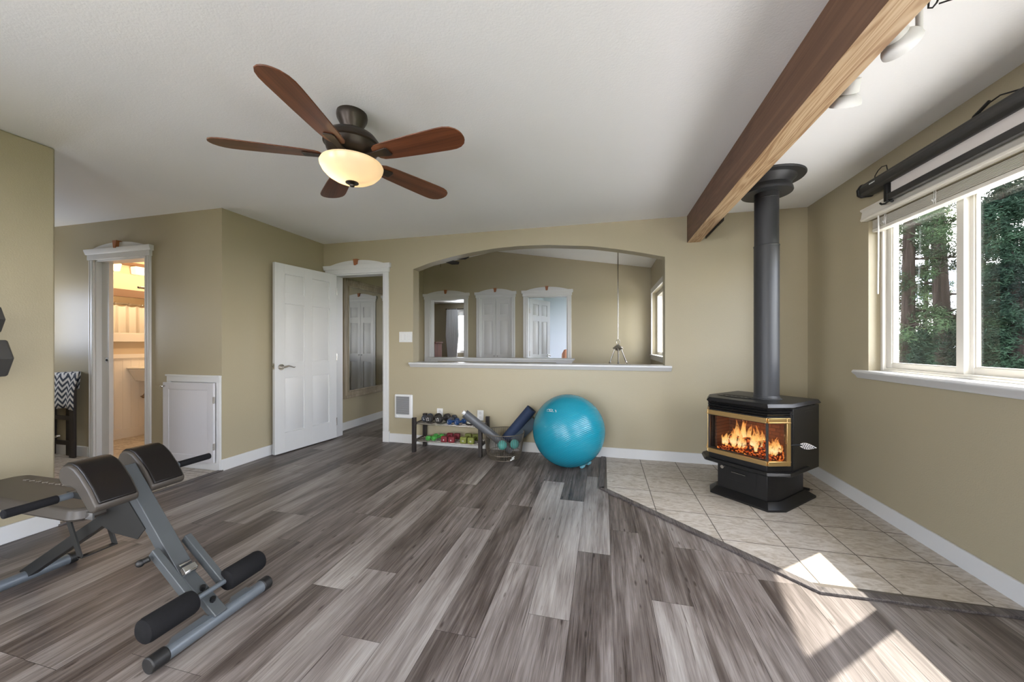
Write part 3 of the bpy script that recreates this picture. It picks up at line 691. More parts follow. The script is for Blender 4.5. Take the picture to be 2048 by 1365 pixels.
# ================================================================= WIRE BASKET, MATS, BALLS
BC = (-1.0, 3.70)
t = thing('wire_basket', 'round pewter wire basket holding rolled mats and teal balls', 'basket', (*BC, 0))
rb, rt_, hb = .175, .212, .265
def ring(b, r, z, rad, n=48):
    b.tube([(BC[0]+r*math.cos(2*PI*i/n), BC[1]+r*math.sin(2*PI*i/n), z) for i in range(n+1)], rad, 6, False)
for nm, r, z, rad in (('top_ring', rt_, hb, .0035), ('middle_ring', rb+.006, .055, .003), ('base_ring', rb*.93, .005, .003)):
    b = B(); ring(b, r, z, rad); b.build(nm, M_wire, t, smooth=True)
b = B()
for k in range(64):
    a = 2*PI*k/64; c_, s_ = math.cos(a), math.sin(a)
    pts = [(rt_, hb), (rb+.012, .10), (rb+.005, .05), (rb*.96, .015), (rb*.88, .004), (rb*.5, .004)]
    b.tube([(BC[0]+r*c_, BC[1]+r*s_, z) for r, z in pts], .0021, 5, False)
b.build('wires', M_wire, t, kind='stuff')
def roll(name, label, p, q, r, m, core=None, turns=4.0, t_=.006):
    p, q = V(p), V(q); d = (q-p).normalized(); L = (q-p).length; T = frame(p, d.orthogonal(), d.cross(d.orthogonal()), d)
    o = thing(name, label, 'mat', tuple(q))
    b = B(); b.M = T; n = 110; pts = []
    pitch = (r-.018)/turns
    for i in range(n+1):
        a = 2*PI*turns*i/n; rr = .018+pitch*turns*i/n; pts.append((rr*math.cos(a), rr*math.sin(a)))
    inner = [((math.hypot(*c_)-pitch*.8)*c_[0]/math.hypot(*c_), (math.hypot(*c_)-pitch*.8)*c_[1]/math.hypot(*c_)) for c_ in pts]
    vs = [];
    for z in (0, L): vs += [(x, y, z) for x, y in pts]+[(x, y, z) for x, y in inner]
    N1 = n+1; fs = []
    for i in range(n):
        fs += [(i, i+1, 2*N1+i+1, 2*N1+i), (N1+i, 2*N1+N1+i, 2*N1+N1+i+1, N1+i+1), (i, N1+i, N1+i+1, i+1), (2*N1+i, 2*N1+i+1, 3*N1+i+1, 3*N1+i)]
    fs += [(0, 2*N1, 3*N1, N1), (n, N1+n, 3*N1+n, 2*N1+n)]
    b.add(vs, fs); b.build('roll', m, o, smooth=True)
    if core:
        b = B(); b.M = T; b.cyl((0, 0, -.03), (0, 0, .2), .020, n=20); b.build('core', core, o, smooth=True)
    return o
roll('yoga_mat', 'grey rolled exercise mat with white core leaning over the rack', (-1.365, 3.52, .467), (-.92, 3.70, .075), .047, M_greym, M_white)
roll('yoga_mat', 'navy blue rolled exercise mat leaning against the wall in the basket', (-.735, 3.84, .485), (-1.06, 3.80, .09), .064, M_blue, None, 3.5)
b = B(); b.bar((-.70, 3.87, .36), (-.92, 3.78, .14), .012, .10); o = b.build('folded_mat', mat('slate_blue', (.06, .085, .11), .7), bevel=.004); tag(o, 'folded slate blue mat behind the navy roll in the basket', 'mat')
M_green2 = M_tealb
for x, y, s in ((-.985, 3.570, 'beside the end of the grey mat'), (-.874, 3.635, 'nearer the big exercise ball')):
    b = B(); b.sphere((x, y, .158), .047, 32); o = b.build('toning_ball', M_tealb, smooth=True); tag(o, 'teal toning ball in the wire basket '+s, 'ball')
b = B(); b.bar((-.90, 3.56, .012), (-.865, 3.585, .03), .014, .010); b.bar((-.885, 3.56, .035), (-.86, 3.58, .05), .012, .008); o = b.build('webbing_strap', M_white, bevel=.002); tag(o, 'small white buckled strap in the bottom of the wire basket', 'strap')
# big exercise ball
t = thing('exercise_ball', 'large glossy turquoise exercise ball on the floor by the far wall', 'ball', (-.323, 3.575, 0))
def m_ball():
    m = bpy.data.materials.new('ball_skin'); m.use_nodes = True; n = m.node_tree; b = n.nodes['Principled BSDF']
    b.inputs['Base Color'].default_value = (.010, .235, .325, 1); b.inputs['Roughness'].default_value = .24
    t = n.nodes.new('ShaderNodeTexCoord'); mp = n.nodes.new('ShaderNodeMapping'); mp.inputs['Rotation'].default_value = (.35, .5, 0)
    wv = n.nodes.new('ShaderNodeTexWave'); wv.bands_direction = 'Z'; wv.inputs['Scale'].default_value = 22; wv.inputs['Distortion'].default_value = .3
    bu = n.nodes.new('ShaderNodeBump'); bu.inputs['Strength'].default_value = .35; bu.inputs['Distance'].default_value = .002
    n.links.new(t.outputs['Object'], mp.inputs[0]); n.links.new(mp.outputs[0], wv.inputs['Vector']); n.links.new(wv.outputs['Fac'], bu.inputs['Height']); n.links.new(bu.outputs[0], b.inputs['Normal'])
    return m
b = B(); b.sphere((-.323, 3.575, .345), .345, 72); b.build('shell', m_ball(), t, smooth=True)
bc = V((-.323, 3.575, .345)); dd = V((-.36, -.62, .62)).normalized()
zx = V((1, -.35, -.12)); zx = (zx-dd*zx.dot(dd)).normalized()
Tb = frame(bc+dd*.3475, zx, dd.cross(zx), dd)
b = B(); b.M = Tb
b.tube([(.018*math.cos(a)-.008, .009*math.sin(a), -.0003*0) for a in [i*2*PI/24 for i in range(25)]], .0022, 6, False)
b.tube([(-.058, .004, -.0045), (-.035, .009, -.002), (-.02, .006, -.001)], .002, 6); b.tube([(-.055, -.012, -.0045), (-.01, -.014, -.001), (.03, -.012, -.002)], .0012, 6)
b.tube([(.035, .008, -.002), (.046, 0, -.003), (.05, -.012, -.0045)], .003, 6); b.build('logo', M_white, t, smooth=True)
t = dumbbell(-.165, 3.60, .0, -.45, .024, .17, mat('pale_blue_vinyl', (.16, .42, .50), .45), 'pale blue dumbbell on the floor wedged against the exercise ball', 'round')

# ================================================================= WOOD STOVE (local: x along front, -y towards the room)
SCN = (1.159, 3.241); rz = -PI/4
t = thing('wood_stove', 'black cast iron stove with brass trimmed bay window and burning fire', 'stove', (*SCN, .0068), rz)
SM = Mx.Translation((*SCN, .0)) @ Mx.Rotation(rz, 4, 'Z')
def SB(): b = B(); b.M = SM; return b
def bay(fw, sw, yf, yc, yb):  # ccw outline
    return [(-fw, -yf), (fw, -yf), (sw, -yc), (sw, yb), (-sw, yb), (-sw, -yc)]
b = SB(); b.prism(bay(.205, .272, .272, .165, .32), .0069, .022); b.prism(bay(.205, .272, .272, .165, .32), .022, .062, bay(.182, .225, .225, .15, .27)); b.build('base_plinth', M_stove, t, bevel=.002)
b = SB(); b.prism(bay(.176, .215, .216, .14, .25), .06, .268); b.build('pedestal', M_stove, t, bevel=.002)
b = SB(); b.prism(bay(.215, .312, .315, .20, .10), .268, .274, bay(.222, .318, .322, .205, .10)); b.prism(bay(.222, .318, .322, .205, .10), .274, .292, bay(.215, .31, .312, .198, .10)); b.build('ash_lip', M_stove, t, bevel=.002)
# body : bottom, back, sides, top (hollow firebox)
b = SB(); b.prism(bay(.205, .29, .285, .13, .30), .292, .335); b.box((-.29, .28, .292), (.29, .30, .72)); b.box((.285, -.12, .253), (.295, .30, .725)); b.box((-.295, -.12, .253), (-.285, .30, .725)); b.prism(bay(.205, .29, .285, .13, .30), .662, .672)
b.box((.262, -.14, .335), (.29, -.10, .70)); b.box((-.29, -.14, .335), (-.262, -.10, .70))
b.build('firebox_body', M_stove, t, bevel=.002)
for k in range(3):
    z = .674+k*.0185
    b = SB(); b.prism(bay(.204, .282, .280, .135, .2), z, z+.0165, bay(.212, .296, .293, .138, .2)); b.build('louver', M_stove, t, bevel=.001)
b = SB(); b.prism(bay(.212, .297, .293, .138, .30), .7295, .738, bay(.218, .305, .300, .14, .31)); b.prism(bay(.218, .305, .300, .14, .31), .738, .762, bay(.205, .292, .286, .132, .30)); b.build('top_plate', M_stove, t, bevel=.003)
b = SB(); b.lathe([(.15, .762), (.155, .764), (.15, .767), (.14, .765)], (-.09, -.10, 0), 40, sx=1, sy=.42)
for i in range(9): b.sphere((-.19+i*.025, -.10+.012*math.sin(i*2.1), .764), .012, 10, .35)
b.build('top_ornament', M_stove, t, smooth=True)
# brass frame
b = SB()
def ringseg(b, pts, z0, z1, off, th):   # band following the bay front
    for (p, q) in zip(pts, pts[1:]):
        p, q = V((*p, 0)), V((*q, 0)); d = (q-p).normalized(); nrm = V((d.y, -d.x, 0))
        b.add([p+V((0, 0, z0)), q+V((0, 0, z0)), q+V((0, 0, z1)), p+V((0, 0, z1)), p+nrm*th+V((0, 0, z0)), q+nrm*th+V((0, 0, z0)), q+nrm*th+V((0, 0, z1)), p+nrm*th+V((0, 0, z1))], [(0,1,2,3),(4,5,6,7),(0,1,5,4),(3,2,6,7),(0,3,7,4),(1,2,6,5)])
FP = [(-.283, -.148), (-.207, -.286), (.207, -.286), (.283, -.148)]
ringseg(b, FP, .333, .364, 0, .012); ringseg(b, FP, .634, .664, 0, .012)
ringseg(b, FP, .360, .366, 0, .018); ringseg(b, FP, .630, .637, 0, .018)
for s_ in (-1, 1):
    p = V((s_*.283, -.148, 0)); q = V((s_*.207, -.286, 0)); d = (q-p).normalized(); e = p+d*.026
    pp = [(p.x, p.y), (e.x, e.y)]; pp = pp if s_ < 0 else pp[::-1]
    ringseg(b, pp, .333, .664, 0, .014)
b.build('brass_frame', M_gold, t, bevel=.0015, label='polished brass surround of the bay window')
b = SB(); gp = [(-.270, -.166), (-.203, -.282), (.203, -.282), (.270, -.166)]
ringseg(b, gp, .364, .634, 0, .002); b.build('glass', m_glass('stove_glass', (.9, .88, .86)), t)
b = SB()
for x in (-.205, .205): b.box((x-.007, -.288, .362), (x+.007, -.278, .636))
b.box((-.2, -.281, .366), (.2, -.279, .374)); b.box((-.2, -.281, .622), (.2, -.279, .632)); b.build('glazing_bar', mat('dark_steel', (.06, .055, .05), .4, .5), t)
def m_brick():
    m = bpy.data.materials.new('firebrick'); m.use_nodes = True; n = m.node_tree; b = n.nodes['Principled BSDF']
    tcx = n.nodes.new('ShaderNodeTexCoord'); br = n.nodes.new('ShaderNodeTexBrick'); br.inputs['Scale'].default_value = 9
    br.inputs['Color1'].default_value = (.16, .07, .035, 1); br.inputs['Color2'].default_value = (.10, .045, .025, 1); br.inputs['Mortar'].default_value = (.05, .025, .015, 1)
    mp = n.nodes.new('ShaderNodeMapping'); mp.inputs['Rotation'].default_value = (PI/2, 0, 0)
    n.links.new(tcx.outputs['Object'], mp.inputs[0]); n.links.new(mp.outputs[0], br.inputs['Vector']); n.links.new(br.outputs['Color'], b.inputs['Base Color']); b.inputs['Roughness'].default_value = .9
    return m
MB = m_brick()
b = SB(); b.box((-.24, .06, .335), (.24, .075, .66)); b.box((-.255, -.12, .335), (-.24, .07, .66)); b.box((.24, -.12, .335), (.255, .07, .66)); b.build('firebrick_lining', MB, t)
# logs, embers, flames
def m_ember():
    m = bpy.data.materials.new('ember_bed'); m.use_nodes = True; n = m.node_tree; b = n.nodes['Principled BSDF']
    tcx = n.nodes.new('ShaderNodeTexCoord'); a = noise(n, tcx.outputs['Object'], 60, 4)
    r = ramp(n, [(.46, (0.02, .002, 0)), (.56, (.8, .10, .012)), (.68, (1, .45, .08))]); n.links.new(a, r.inputs[0]); n.links.new(r.outputs[0], b.inputs['Emission Color'])
    b.inputs['Emission Strength'].default_value = .28; b.inputs['Base Color'].default_value = (.03, .015, .01, 1); b.inputs['Roughness'].default_value = 1
    return m
ME = m_ember()
rs = random.Random(3)
for k, (x0_, x1_, y_, z_, r_) in enumerate(((-.20, .21, -.10, .372, .034), (-.17, .20, -.03, .378, .036), (-.15, .17, -.07, .418, .030))):
    b = SB(); n = 14
    b.tube([(x0_+(x1_-x0_)*i/n, y_+.012*math.sin(i*.7+k), z_+.006*math.sin(i*1.3)) for i in range(n+1)], [r_*(1+.14*rs.uniform(-1, 1)) for i in range(n+1)], 12); b.build('log', ME, t, smooth=True)
b = SB()
for i in range(160):
    x, y = rs.uniform(-.23, .23), rs.uniform(-.16, .03); b.sphere((x, y, .338+rs.uniform(0, .012)), rs.uniform(.008, .018), 6)
b.build('embers', ME, t, kind='stuff')
def m_flame():
    m = bpy.data.materials.new('flame'); m.use_nodes = True; n = m.node_tree; n.nodes.clear()
    o = n.nodes.new('ShaderNodeOutputMaterial'); e = n.nodes.new('ShaderNodeEmission'); tr = n.nodes.new('ShaderNodeBsdfTransparent'); x = n.nodes.new('ShaderNodeMixShader')
    at = n.nodes.new('ShaderNodeAttribute'); at.attribute_name = 'height'; tcx = n.nodes.new('ShaderNodeTexCoord')
    nz = noise(n, tcx.outputs['Object'], 1, 4, (75, 75, 26), 1.2)
    h = at.outputs['Fac']
    c = ramp(n, [(0, (1, .50, .12)), (.22, (1, .78, .40)), (.5, (1, .58, .18)), (1, (.9, .22, .03))]); n.links.new(h, c.inputs[0]); n.links.new(c.outputs[0], e.inputs[0]); e.inputs[1].default_value = .42
    a = mth(n, 'SUBTRACT', mth(n, 'MULTIPLY', nz, 2.4), mth(n, 'ADD', mth(n, 'MULTIPLY', h, .55), .62), True)
    lw = n.nodes.new('ShaderNodeLayerWeight'); lw.inputs[0].default_value = .35
    a = mth(n, 'MULTIPLY', a, mth(n, 'SUBTRACT', 1, mth(n, 'MULTIPLY', lw.outputs['Facing'], .9)), True); a = mth(n, 'MULTIPLY', a, 1.5, True)
    n.links.new(a, x.inputs[0]); n.links.new(tr.outputs[0], x.inputs[1]); n.links.new(e.outputs[0], x.inputs[2]); n.links.new(x.outputs[0], o.inputs[0])
    return m
b = SB(); hv = []
for k in range(60):
    fx_ = -.205+.41*((k+.5)/60)+rs.uniform(-.012, .012); fy_ = rs.uniform(-.15, .03)
    env = .06+.13*math.exp(-((fx_+.10)/.06)**2)+.09*math.exp(-((fx_-.035)/.05)**2)+.05*math.exp(-((fx_-.17)/.04)**2)
    hgt = 1.15*env*rs.uniform(.55, 1.1); n = 12; pts = []; rad = []; ph = rs.random()*6
    for i in range(n+1):
        u = i/n; pts.append((fx_+.016*math.sin(ph+u*5)*u+.01*u, fy_+.010*math.cos(ph*1.7+u*4)*u, .375+rs.uniform(0, .004)+hgt*u)); rad.append(max(.0006, (.008+hgt*.085)*math.sin(PI*min(1, (u*.86+.14)))**.8*(1-u*.55)))
    o0 = len(b.v); b.tube(pts, rad, 8, False); hv += [i/n for i in range(n+1) for _ in range(8)]
me = bpy.data.meshes.new('flames'); inv = WM[t.name].inverted(); me.from_pydata([inv @ p for p in b.v], [], b.f); me.materials.append(m_flame()); me.polygons.foreach_set('use_smooth', [True]*len(me.polygons))
a = me.attributes.new('height', 'FLOAT', 'POINT'); a.data.foreach_set('value', hv)
o = bpy.data.objects.new('flames', me); COL.objects.link(o); o.parent = t; o['kind'] = 'stuff'; WM[o.name] = WM[t.name].copy(); o['label'] = 'orange flames over the logs'
p = SM @ V((-.05, -.06, .47)); lamp('fire_glow', p, .26, (1, .36, .10), .04)
p = SM @ V((.12, -.06, .45)); lamp('fire_glow', p, .22, (1, .36, .10), .03)
# handles
b = SB(); Th = frame((.3005, -.055, .475), (0, 1, -.05), (0, .05, 1), (1, 0, 0))
lf = B(); 
def leafpts(n=20):
    pts = []
    for i in range(n+1):
        u = i/n; pts.append((u, .20*math.sin(PI*u**.75)))
    return pts
b = B(); Lw = .10; T2 = SM @ frame((.315, -.09, .478), (1, .12, 0), (0, 0, 1), (.12, -1, 0))
up = [(x*Lw, y*Lw*1.15) for x, y in leafpts()]; dn = [(x*Lw, -y*Lw*1.15) for x, y in leafpts()][::-1][1:-1]
b.prism(up+dn, -.004, .003, None, T2); b.build('leaf_handle', M_nickel, t, bevel=.002, label='nickel leaf shaped door handle')
b = B()
for i in range(6):
    u = .25+i*.12; x = u*Lw; y = .20*math.sin(PI*u**.75)*Lw
    for s_ in (-1, 1): b.tube([T2 @ V((x-.006, 0, .0045)), T2 @ V((x+.002, s_*y*.5, .005)), T2 @ V((x+.004, s_*y*.95, .0045))], .0015, 5)
b.M = SM; b.tube([(.27, -.175, .480), (.285, -.16, .474), (.30, -.13, .478), (.33, -.09, .478)], [.003, .005, .006, .006], 8); b.build('leaf_veins', M_black, t, smooth=True)
b = SB(); b.tube([(-.06, -.216, .205), (-.06, -.236, .205), (.04, -.236, .205), (.04, -.216, .205)], .0035, 8); b.build('drawer_handle', M_chrome, t, smooth=True)
b = SB(); b.box((-.10, -.219, .14), (.105, -.2155, .232)); b.build('drawer_front', M_stove, t, bevel=.001)
b = SB(); b.tube([(-.07, -.219, .245), (.06, -.219, .245)], .0045, 8); b.build('air_lever', mat('red_brown', (.10, .03, .02), .4), t, smooth=True)
b = SB(); b.cyl((-.135, -.216, .222), (-.135, -.232, .222), .013, n=18); b.tube([(-.135, -.226, .222), (-.115, -.226, .228)], .003, 6); b.build('control_knob', M_nickel, t, smooth=True)
b = B(); b.tube([(1.50, 3.42, .012), (1.53, 3.46, .014), (1.56, 3.44, .013)], .008, 8); b.bar((1.555, 3.445, .016), (1.60, 3.415, .016), .022, .018); b.bar((1.60, 3.418, .016), (1.617, 3.408, .016), .002, .004)
o = b.build('power_plug', M_rub, bevel=.002); tag(o, 'black cord and plug lying on the tiles behind the stove', 'plug')
# flue
PC = V((1.197, 3.179, 0)); PC = SM @ V((.03, .08, 0))
PC = V((1.213, 3.195, 0))
t = thing('flue_pipe', 'tall dark grey stovepipe rising from the stove to a round ceiling collar', 'pipe', (PC.x, PC.y, .763))
b = B(); b.lathe([(.098, .763), (.098, .768), (.088, .772), (.0835, .79)], (PC.x, PC.y, 0), 48); b.build('pipe_foot', M_pipe, t, smooth=True)
b = B(); b.cyl((PC.x, PC.y, .765), (PC.x, PC.y, 1.93), .0825, n=48); b.build('lower_pipe', M_pipe, t, smooth=True)
b = B(); b.cyl((PC.x, PC.y, 1.925), (PC.x, PC.y, 2.35), .0795, n=48); b.lathe([(.0835, 1.92), (.0855, 1.925), (.0835, 1.93)], (PC.x, PC.y, 0), 48); b.lathe([(.0795, 2.28), (.0815, 2.285), (.0795, 2.29)], (PC.x, PC.y, 0), 48); b.build('upper_pipe', M_pipe, t, smooth=True)
b = B(); b.lathe([(.082, 2.325), (.165, 2.322), (.168, 2.328), (.165, 2.345), (.155, 2.372), (.165, 2.40), (.19, 2.425), (.24, 2.428), (.245, 2.434), (.245, 2.44)], (PC.x, PC.y, 0), 56); b.build('ceiling_collar', M_pipe, t, smooth=True)

# ================================================================= EXERCISE BENCH
YB = 1.2
t = thing('exercise_bench', 'grey steel hyperextension bench with brown padded thigh cushions and foam rollers', 'bench', (-2.1, YB, 0))
b = B(); b.cyl((-1.57, 1.0, .032), (-1.57, 1.41, .032), .0265, n=24); b.build('front_foot', M_tube, t, smooth=True)
for y0, y1 in ((.955, 1.012), (1.40, 1.44)):
    b = B(); b.cyl((-1.57, y0, .0325), (-1.57, y1, .0325), .0295, n=24); b.build('foot_cap', M_rub, t, bevel=.004)
b = B(); b.cyl((-2.77, 1.06, .031), (-2.77, 1.335, .031), .026, n=24); b.build('rear_foot', M_tube, t, smooth=True)
for y0, y1 in ((1.03, 1.062), (1.332, 1.365)):
    b = B(); b.cyl((-2.77, y0, .031), (-2.77, y1, .031), .029, n=24); b.build('foot_cap', M_rub, t, bevel=.004)
b = B(); b.bar((-2.115, YB, .615), (-1.745, YB, .175), .062, .05); b.build('main_post', M_steel, t, bevel=.003)
b = B(); b.bar((-1.80, YB, .225), (-1.555, YB, .045), .05, .03); b.build('lower_post', M_steel, t, bevel=.003)
b = B(); 
for s_ in (-1, 1): b.xz([(-2.235, .372), (-2.19, .44), (-2.10, .56), (-1.93, .375), (-1.975, .325), (-2.13, .335)], YB+s_*.033-.002, YB+s_*.033+.002)
b.build('gusset_plate', M_dark, t)
b = B(); b.bar((-2.13, YB, .43), (-2.80, YB, .03), .036, .052); b.build('rear_beam', M_dark, t, bevel=.003)
b = B(); b.bar((-1.742, YB, .218), (-1.722, YB, .200), .052, .034); 
for i in range(3): b.cyl((-1.75+i*.016, YB-.024, .232-i*.014), (-1.75+i*.016, YB+.024, .232-i*.014), .006, n=8)
b.build('chrome_latch', M_chrome, t, bevel=.002, label='chrome latch on the post')
for s_ in (-1, 1):
    b = B(); b.bar((-1.835, YB+s_*.062, .305), (-1.625, YB+s_*.062, .135), .026, .036); b.build('side_arm', M_steel, t, bevel=.003)
b = B(); b.tube([(-1.82, 1.115, .29), (-1.83, 1.10, .285)], .011, 12); b.sphere((-1.835, 1.092, .282), .015, 12); b.build('adjuster_knob', M_rub, t, smooth=True)
b = B(); b.cyl((-1.612, .985, .137), (-1.612, 1.42, .137), .0105, n=16); b.build('roller_axle', M_tube, t, smooth=True)
for y0, y1 in ((.962, 1.138), (1.262, 1.435)):
    b = B(); n = 8; pr_ = [(.012, 0), (.034, 0), (.043, .006), (.0465, .018), (.0465, y1-y0-.018), (.043, y1-y0-.006), (.034, y1-y0), (.012, y1-y0)]
    b.lathe(pr_, (-1.612, y0, .137), 32, Mx.Rotation(-PI/2, 4, 'X')); b.build('foam_roller', M_foam, t, smooth=True)
for x, z in ((-1.655, .143), (-1.600, .103)):
    b = B(); b.cyl((x, YB+.0, z-.01), (x+.008, YB, z+.008), .010, n=6); b.build('bolt', M_black, t)
for y0, y1 in ((1.01, 1.17), (1.24, 1.35)):
    b = B(); b.prism([(-1.60, y0+.04), (-1.565, y0), (-1.555, y1), (-1.60, y1)], .055, .058); b.build('foot_plate', M_tube, t)
b = B(); b.cyl((-2.118, .872, .558), (-2.118, 1.535, .558), .0135, n=16); b.build('handle_bar', M_tube, t, smooth=True)
for y0, y1 in ((.85, 1.02-.03), (1.42, 1.575)):
    b = B(); b.cyl((-2.118, y0, .558), (-2.118, y1, .558), .0165, n=20); b.build('grip', M_foam, t, bevel=.004)
P0 = [(-1.968, .530), (-2.01, .590), (-2.06, .642), (-2.095, .668), (-2.125, .678), (-2.155, .676), (-2.178, .662), (-2.19, .638), (-2.184, .612), (-2.164, .594), (-2.138, .588), (-2.112, .590), (-2.085, .580), (-2.01, .500), (-1.99, .498), (-1.972, .510)]
for s_, dz, y0, y1 in ((.05, .014, 1.0, 1.142), (-.03, 0, 1.232, 1.372)):
    b = B(); b.xz([(x+s_, z+dz) for x, z in P0], y0, y1); pd = b.build('thigh_pad', M_vin_g, t, bevel=.009, seg=3)
    b = B(); up = P0[1:9]; n_ = []
    cov = [(-1.972, .535)]+P0[1:7]; outp = [];
    for i, (x, z) in enumerate(cov):
        a_ = cov[max(0, i-1)]; c_ = cov[min(len(cov)-1, i+1)]; tx, tz = c_[0]-a_[0], c_[1]-a_[1]; l = math.hypot(tx, tz); nx, nz_ = -tz/l, tx/l
        if nz_ < 0 and i < 4: nx, nz_ = -nx, -nz_
        if i >= 4 and (nx*(x+2.09)+nz_*(z-.60)) < 0: nx, nz_ = -nx, -nz_
        outp.append((x+s_+nx*.008, z+dz+nz_*.008))
    b.xz(outp+[(x+s_-.002, z+dz-.004) for x, z in cov][::-1], y0+.010, y1-.010); b.build('pad_cover', M_vin_d, pd, bevel=.006, seg=3, label='dark brown vinyl top cover')
b = B(); b.box((-2.15, 1.03, .545), (-2.05, 1.38, .57)); b.build('pad_bracket', M_dark, t, bevel=.002)
# seat pad
n = 7; out = []
sx0, sx1, sy0, sy1, cr = -3.08, -2.165, 1.065, 1.325, .07
for cx_, cy_, a0 in ((sx1-cr, sy1-cr, 0), (sx0+cr, sy1-cr, PI/2), (sx0+cr, sy0+cr, PI), (sx1-cr, sy0+cr, 1.5*PI)):
    for i in range(n+1): a = a0+PI/2*i/n; out.append((cx_+cr*math.cos(a), cy_+cr*math.sin(a)))
b = B(); b.prism([((x+2.65)*.97-2.65, (y-1.195)*.9+1.195) for x, y in out], .408, .425, out); b.prism(out, .425, .468, [((x+2.65)*.985-2.65, (y-1.195)*.93+1.195) for x, y in out]); b.build('seat_pad', M_vin_g, t, bevel=.012, seg=3)
b = B(); 
for i in range(9):
    x = -2.50-.05*i; b.tube([(x, 1.245+.004*math.sin(i*3), .4705), (x-.012, 1.258, .4705), (x-.025, 1.243, .4705), (x-.04, 1.252, .4705)], .0016, 5)
b.build('stitched_lettering', mat('thread', (.22, .19, .16), .8), t, smooth=True)
b = B(); b.bar((-2.20, YB, .395), (-2.80, YB, .395), .05, .026); b.build('seat_rail', M_dark, t)
b = B()
for y in (1.14, 1.26): b.bar((-2.375, y, .40), (-2.285, y, .215), .006, .028, (1, 0, .45))
b.bar((-2.285, 1.137, .217), (-2.285, 1.263, .217), .028, .006); b.build('support_bracket', M_dark, t)
b = B(); b.box((-2.19, 1.10, .42), (-2.13, 1.106, .45)); b.build('tag', M_chrome, t)

# ================================================================= WALL RACK WITH HEX DUMBBELLS (edge of view)
t = thing('dumbbell_rack', 'black upright dumbbell rack against the near beige wall', 'rack', (-3.15, .85, 0))
b = B()
for x in (-3.38, -2.94): b.box((x, .55, 0), (x+.03, .58, 1.6)); b.box((x, .82, 0), (x+.03, .85, 1.6))
b.build('upright', M_black, t, bevel=.003)
b = B()
for z in (.5, .990, 1.217): b.box((-3.38, .55, z), (-2.90, 1.145, z+.02))
b.build('shelf', M_black, t, bevel=.003)
M_hex = mat('hex_rubber', (.045, .043, .04), .5)
def hexbell(x, y1, z, r, label):     # lies along the wall, one head at the open end of the shelf
    t = thing('hex_dumbbell', label, 'dumbbell', (x, y1, z-r*.87))
    for s_ in (0, 1):
        b = B(); b.lathe([(r*.93, -.054), (r, -.046), (r, .046), (r*.93, .054)], (x, y1-.054-s_*.22, z), 6, Mx.Rotation(-PI/2, 4, 'X')); b.build('head', M_hex, t, bevel=.003)
    b = B(); b.cyl((x, y1-.24, z), (x, y1-.08, z), .016); b.build('handle', M_chrome, t, smooth=True)
hexbell(-3.06, 1.228, 1.105, .109, 'large black hex dumbbell on the rack by the near wall')
hexbell(-3.06, 1.212, 1.305, .078, 'smaller black hex dumbbell above the large one by the near wall')

# ================================================================= ALCOVE: HATCH DOOR, STOOL, TOWEL, BATHROOM
b = B(); Y0 = 2.66
b.box((-4.09, Y0-.018, .01), (-3.432, Y0, .07)); b.box((-4.09, Y0-.018, .0701), (-4.05, Y0, .8199)); b.box((-3.475, Y0-.018, .0701), (-3.432, Y0, .8199)); b.box((-4.09, Y0-.018, .82), (-3.432, Y0, .868)); b.box((-4.10, Y0-.026, .8681), (-3.43, Y0, .885)); b.box((-4.049, Y0-.006, .0702), (-3.476, Y0, .8198))
d = struct('trim_8', b, M_trim, bevel=.002)
HM = Mx.Translation((-3.475, Y0-.022, .08)) @ Mx.Rotation(math.radians(2.5), 4, 'Z') @ Mx.Translation((-.585, -.022, 0))
b = B(); b.M = HM; w_, h_ = .585, .735
b.box((0, 0, 0), (.065, .02, h_)); b.box((w_-.065, 0, 0), (w_, .02, h_)); b.box((.065, 0, 0), (w_-.065, .02, .065)); b.box((.065, 0, h_-.065), (w_-.065, .02, h_)); b.box((.06, .006, .06), (w_-.06, .016, h_-.06))
y1 = .001; m_ = .10; b.add([(.072, .006, .072), (w_-.072, .006, .072), (w_-.072, .006, h_-.072), (.072, .006, h_-.072), (m_, y1, m_), (w_-m_, y1, m_), (w_-m_, y1, h_-m_), (m_, y1, h_-m_)], [(0,1,5,4),(1,2,6,5),(2,3,7,6),(3,0,4,7),(4,5,6,7)])
d = struct('door_4', b, mat('hatch_paint', (.56, .55, .56), .4, bump=False), bevel=.002)
b = B(); b.M = HM
for z in (.15, .58): b.box((w_-.002, -.003, z-.03), (w_+.006, .012, z+.03)); b.cyl((w_+.004, -.003, z-.03), (w_+.004, -.003, z+.03), .004, n=8)
b.build('hinge', M_nickel, d); b = B(); b.M = HM; b.cyl((.02, 0, .70), (.02, -.018, .70), .009); b.sphere((.02, -.022, .70), .013, 12); b.build('knob', M_nickel, d, smooth=True)
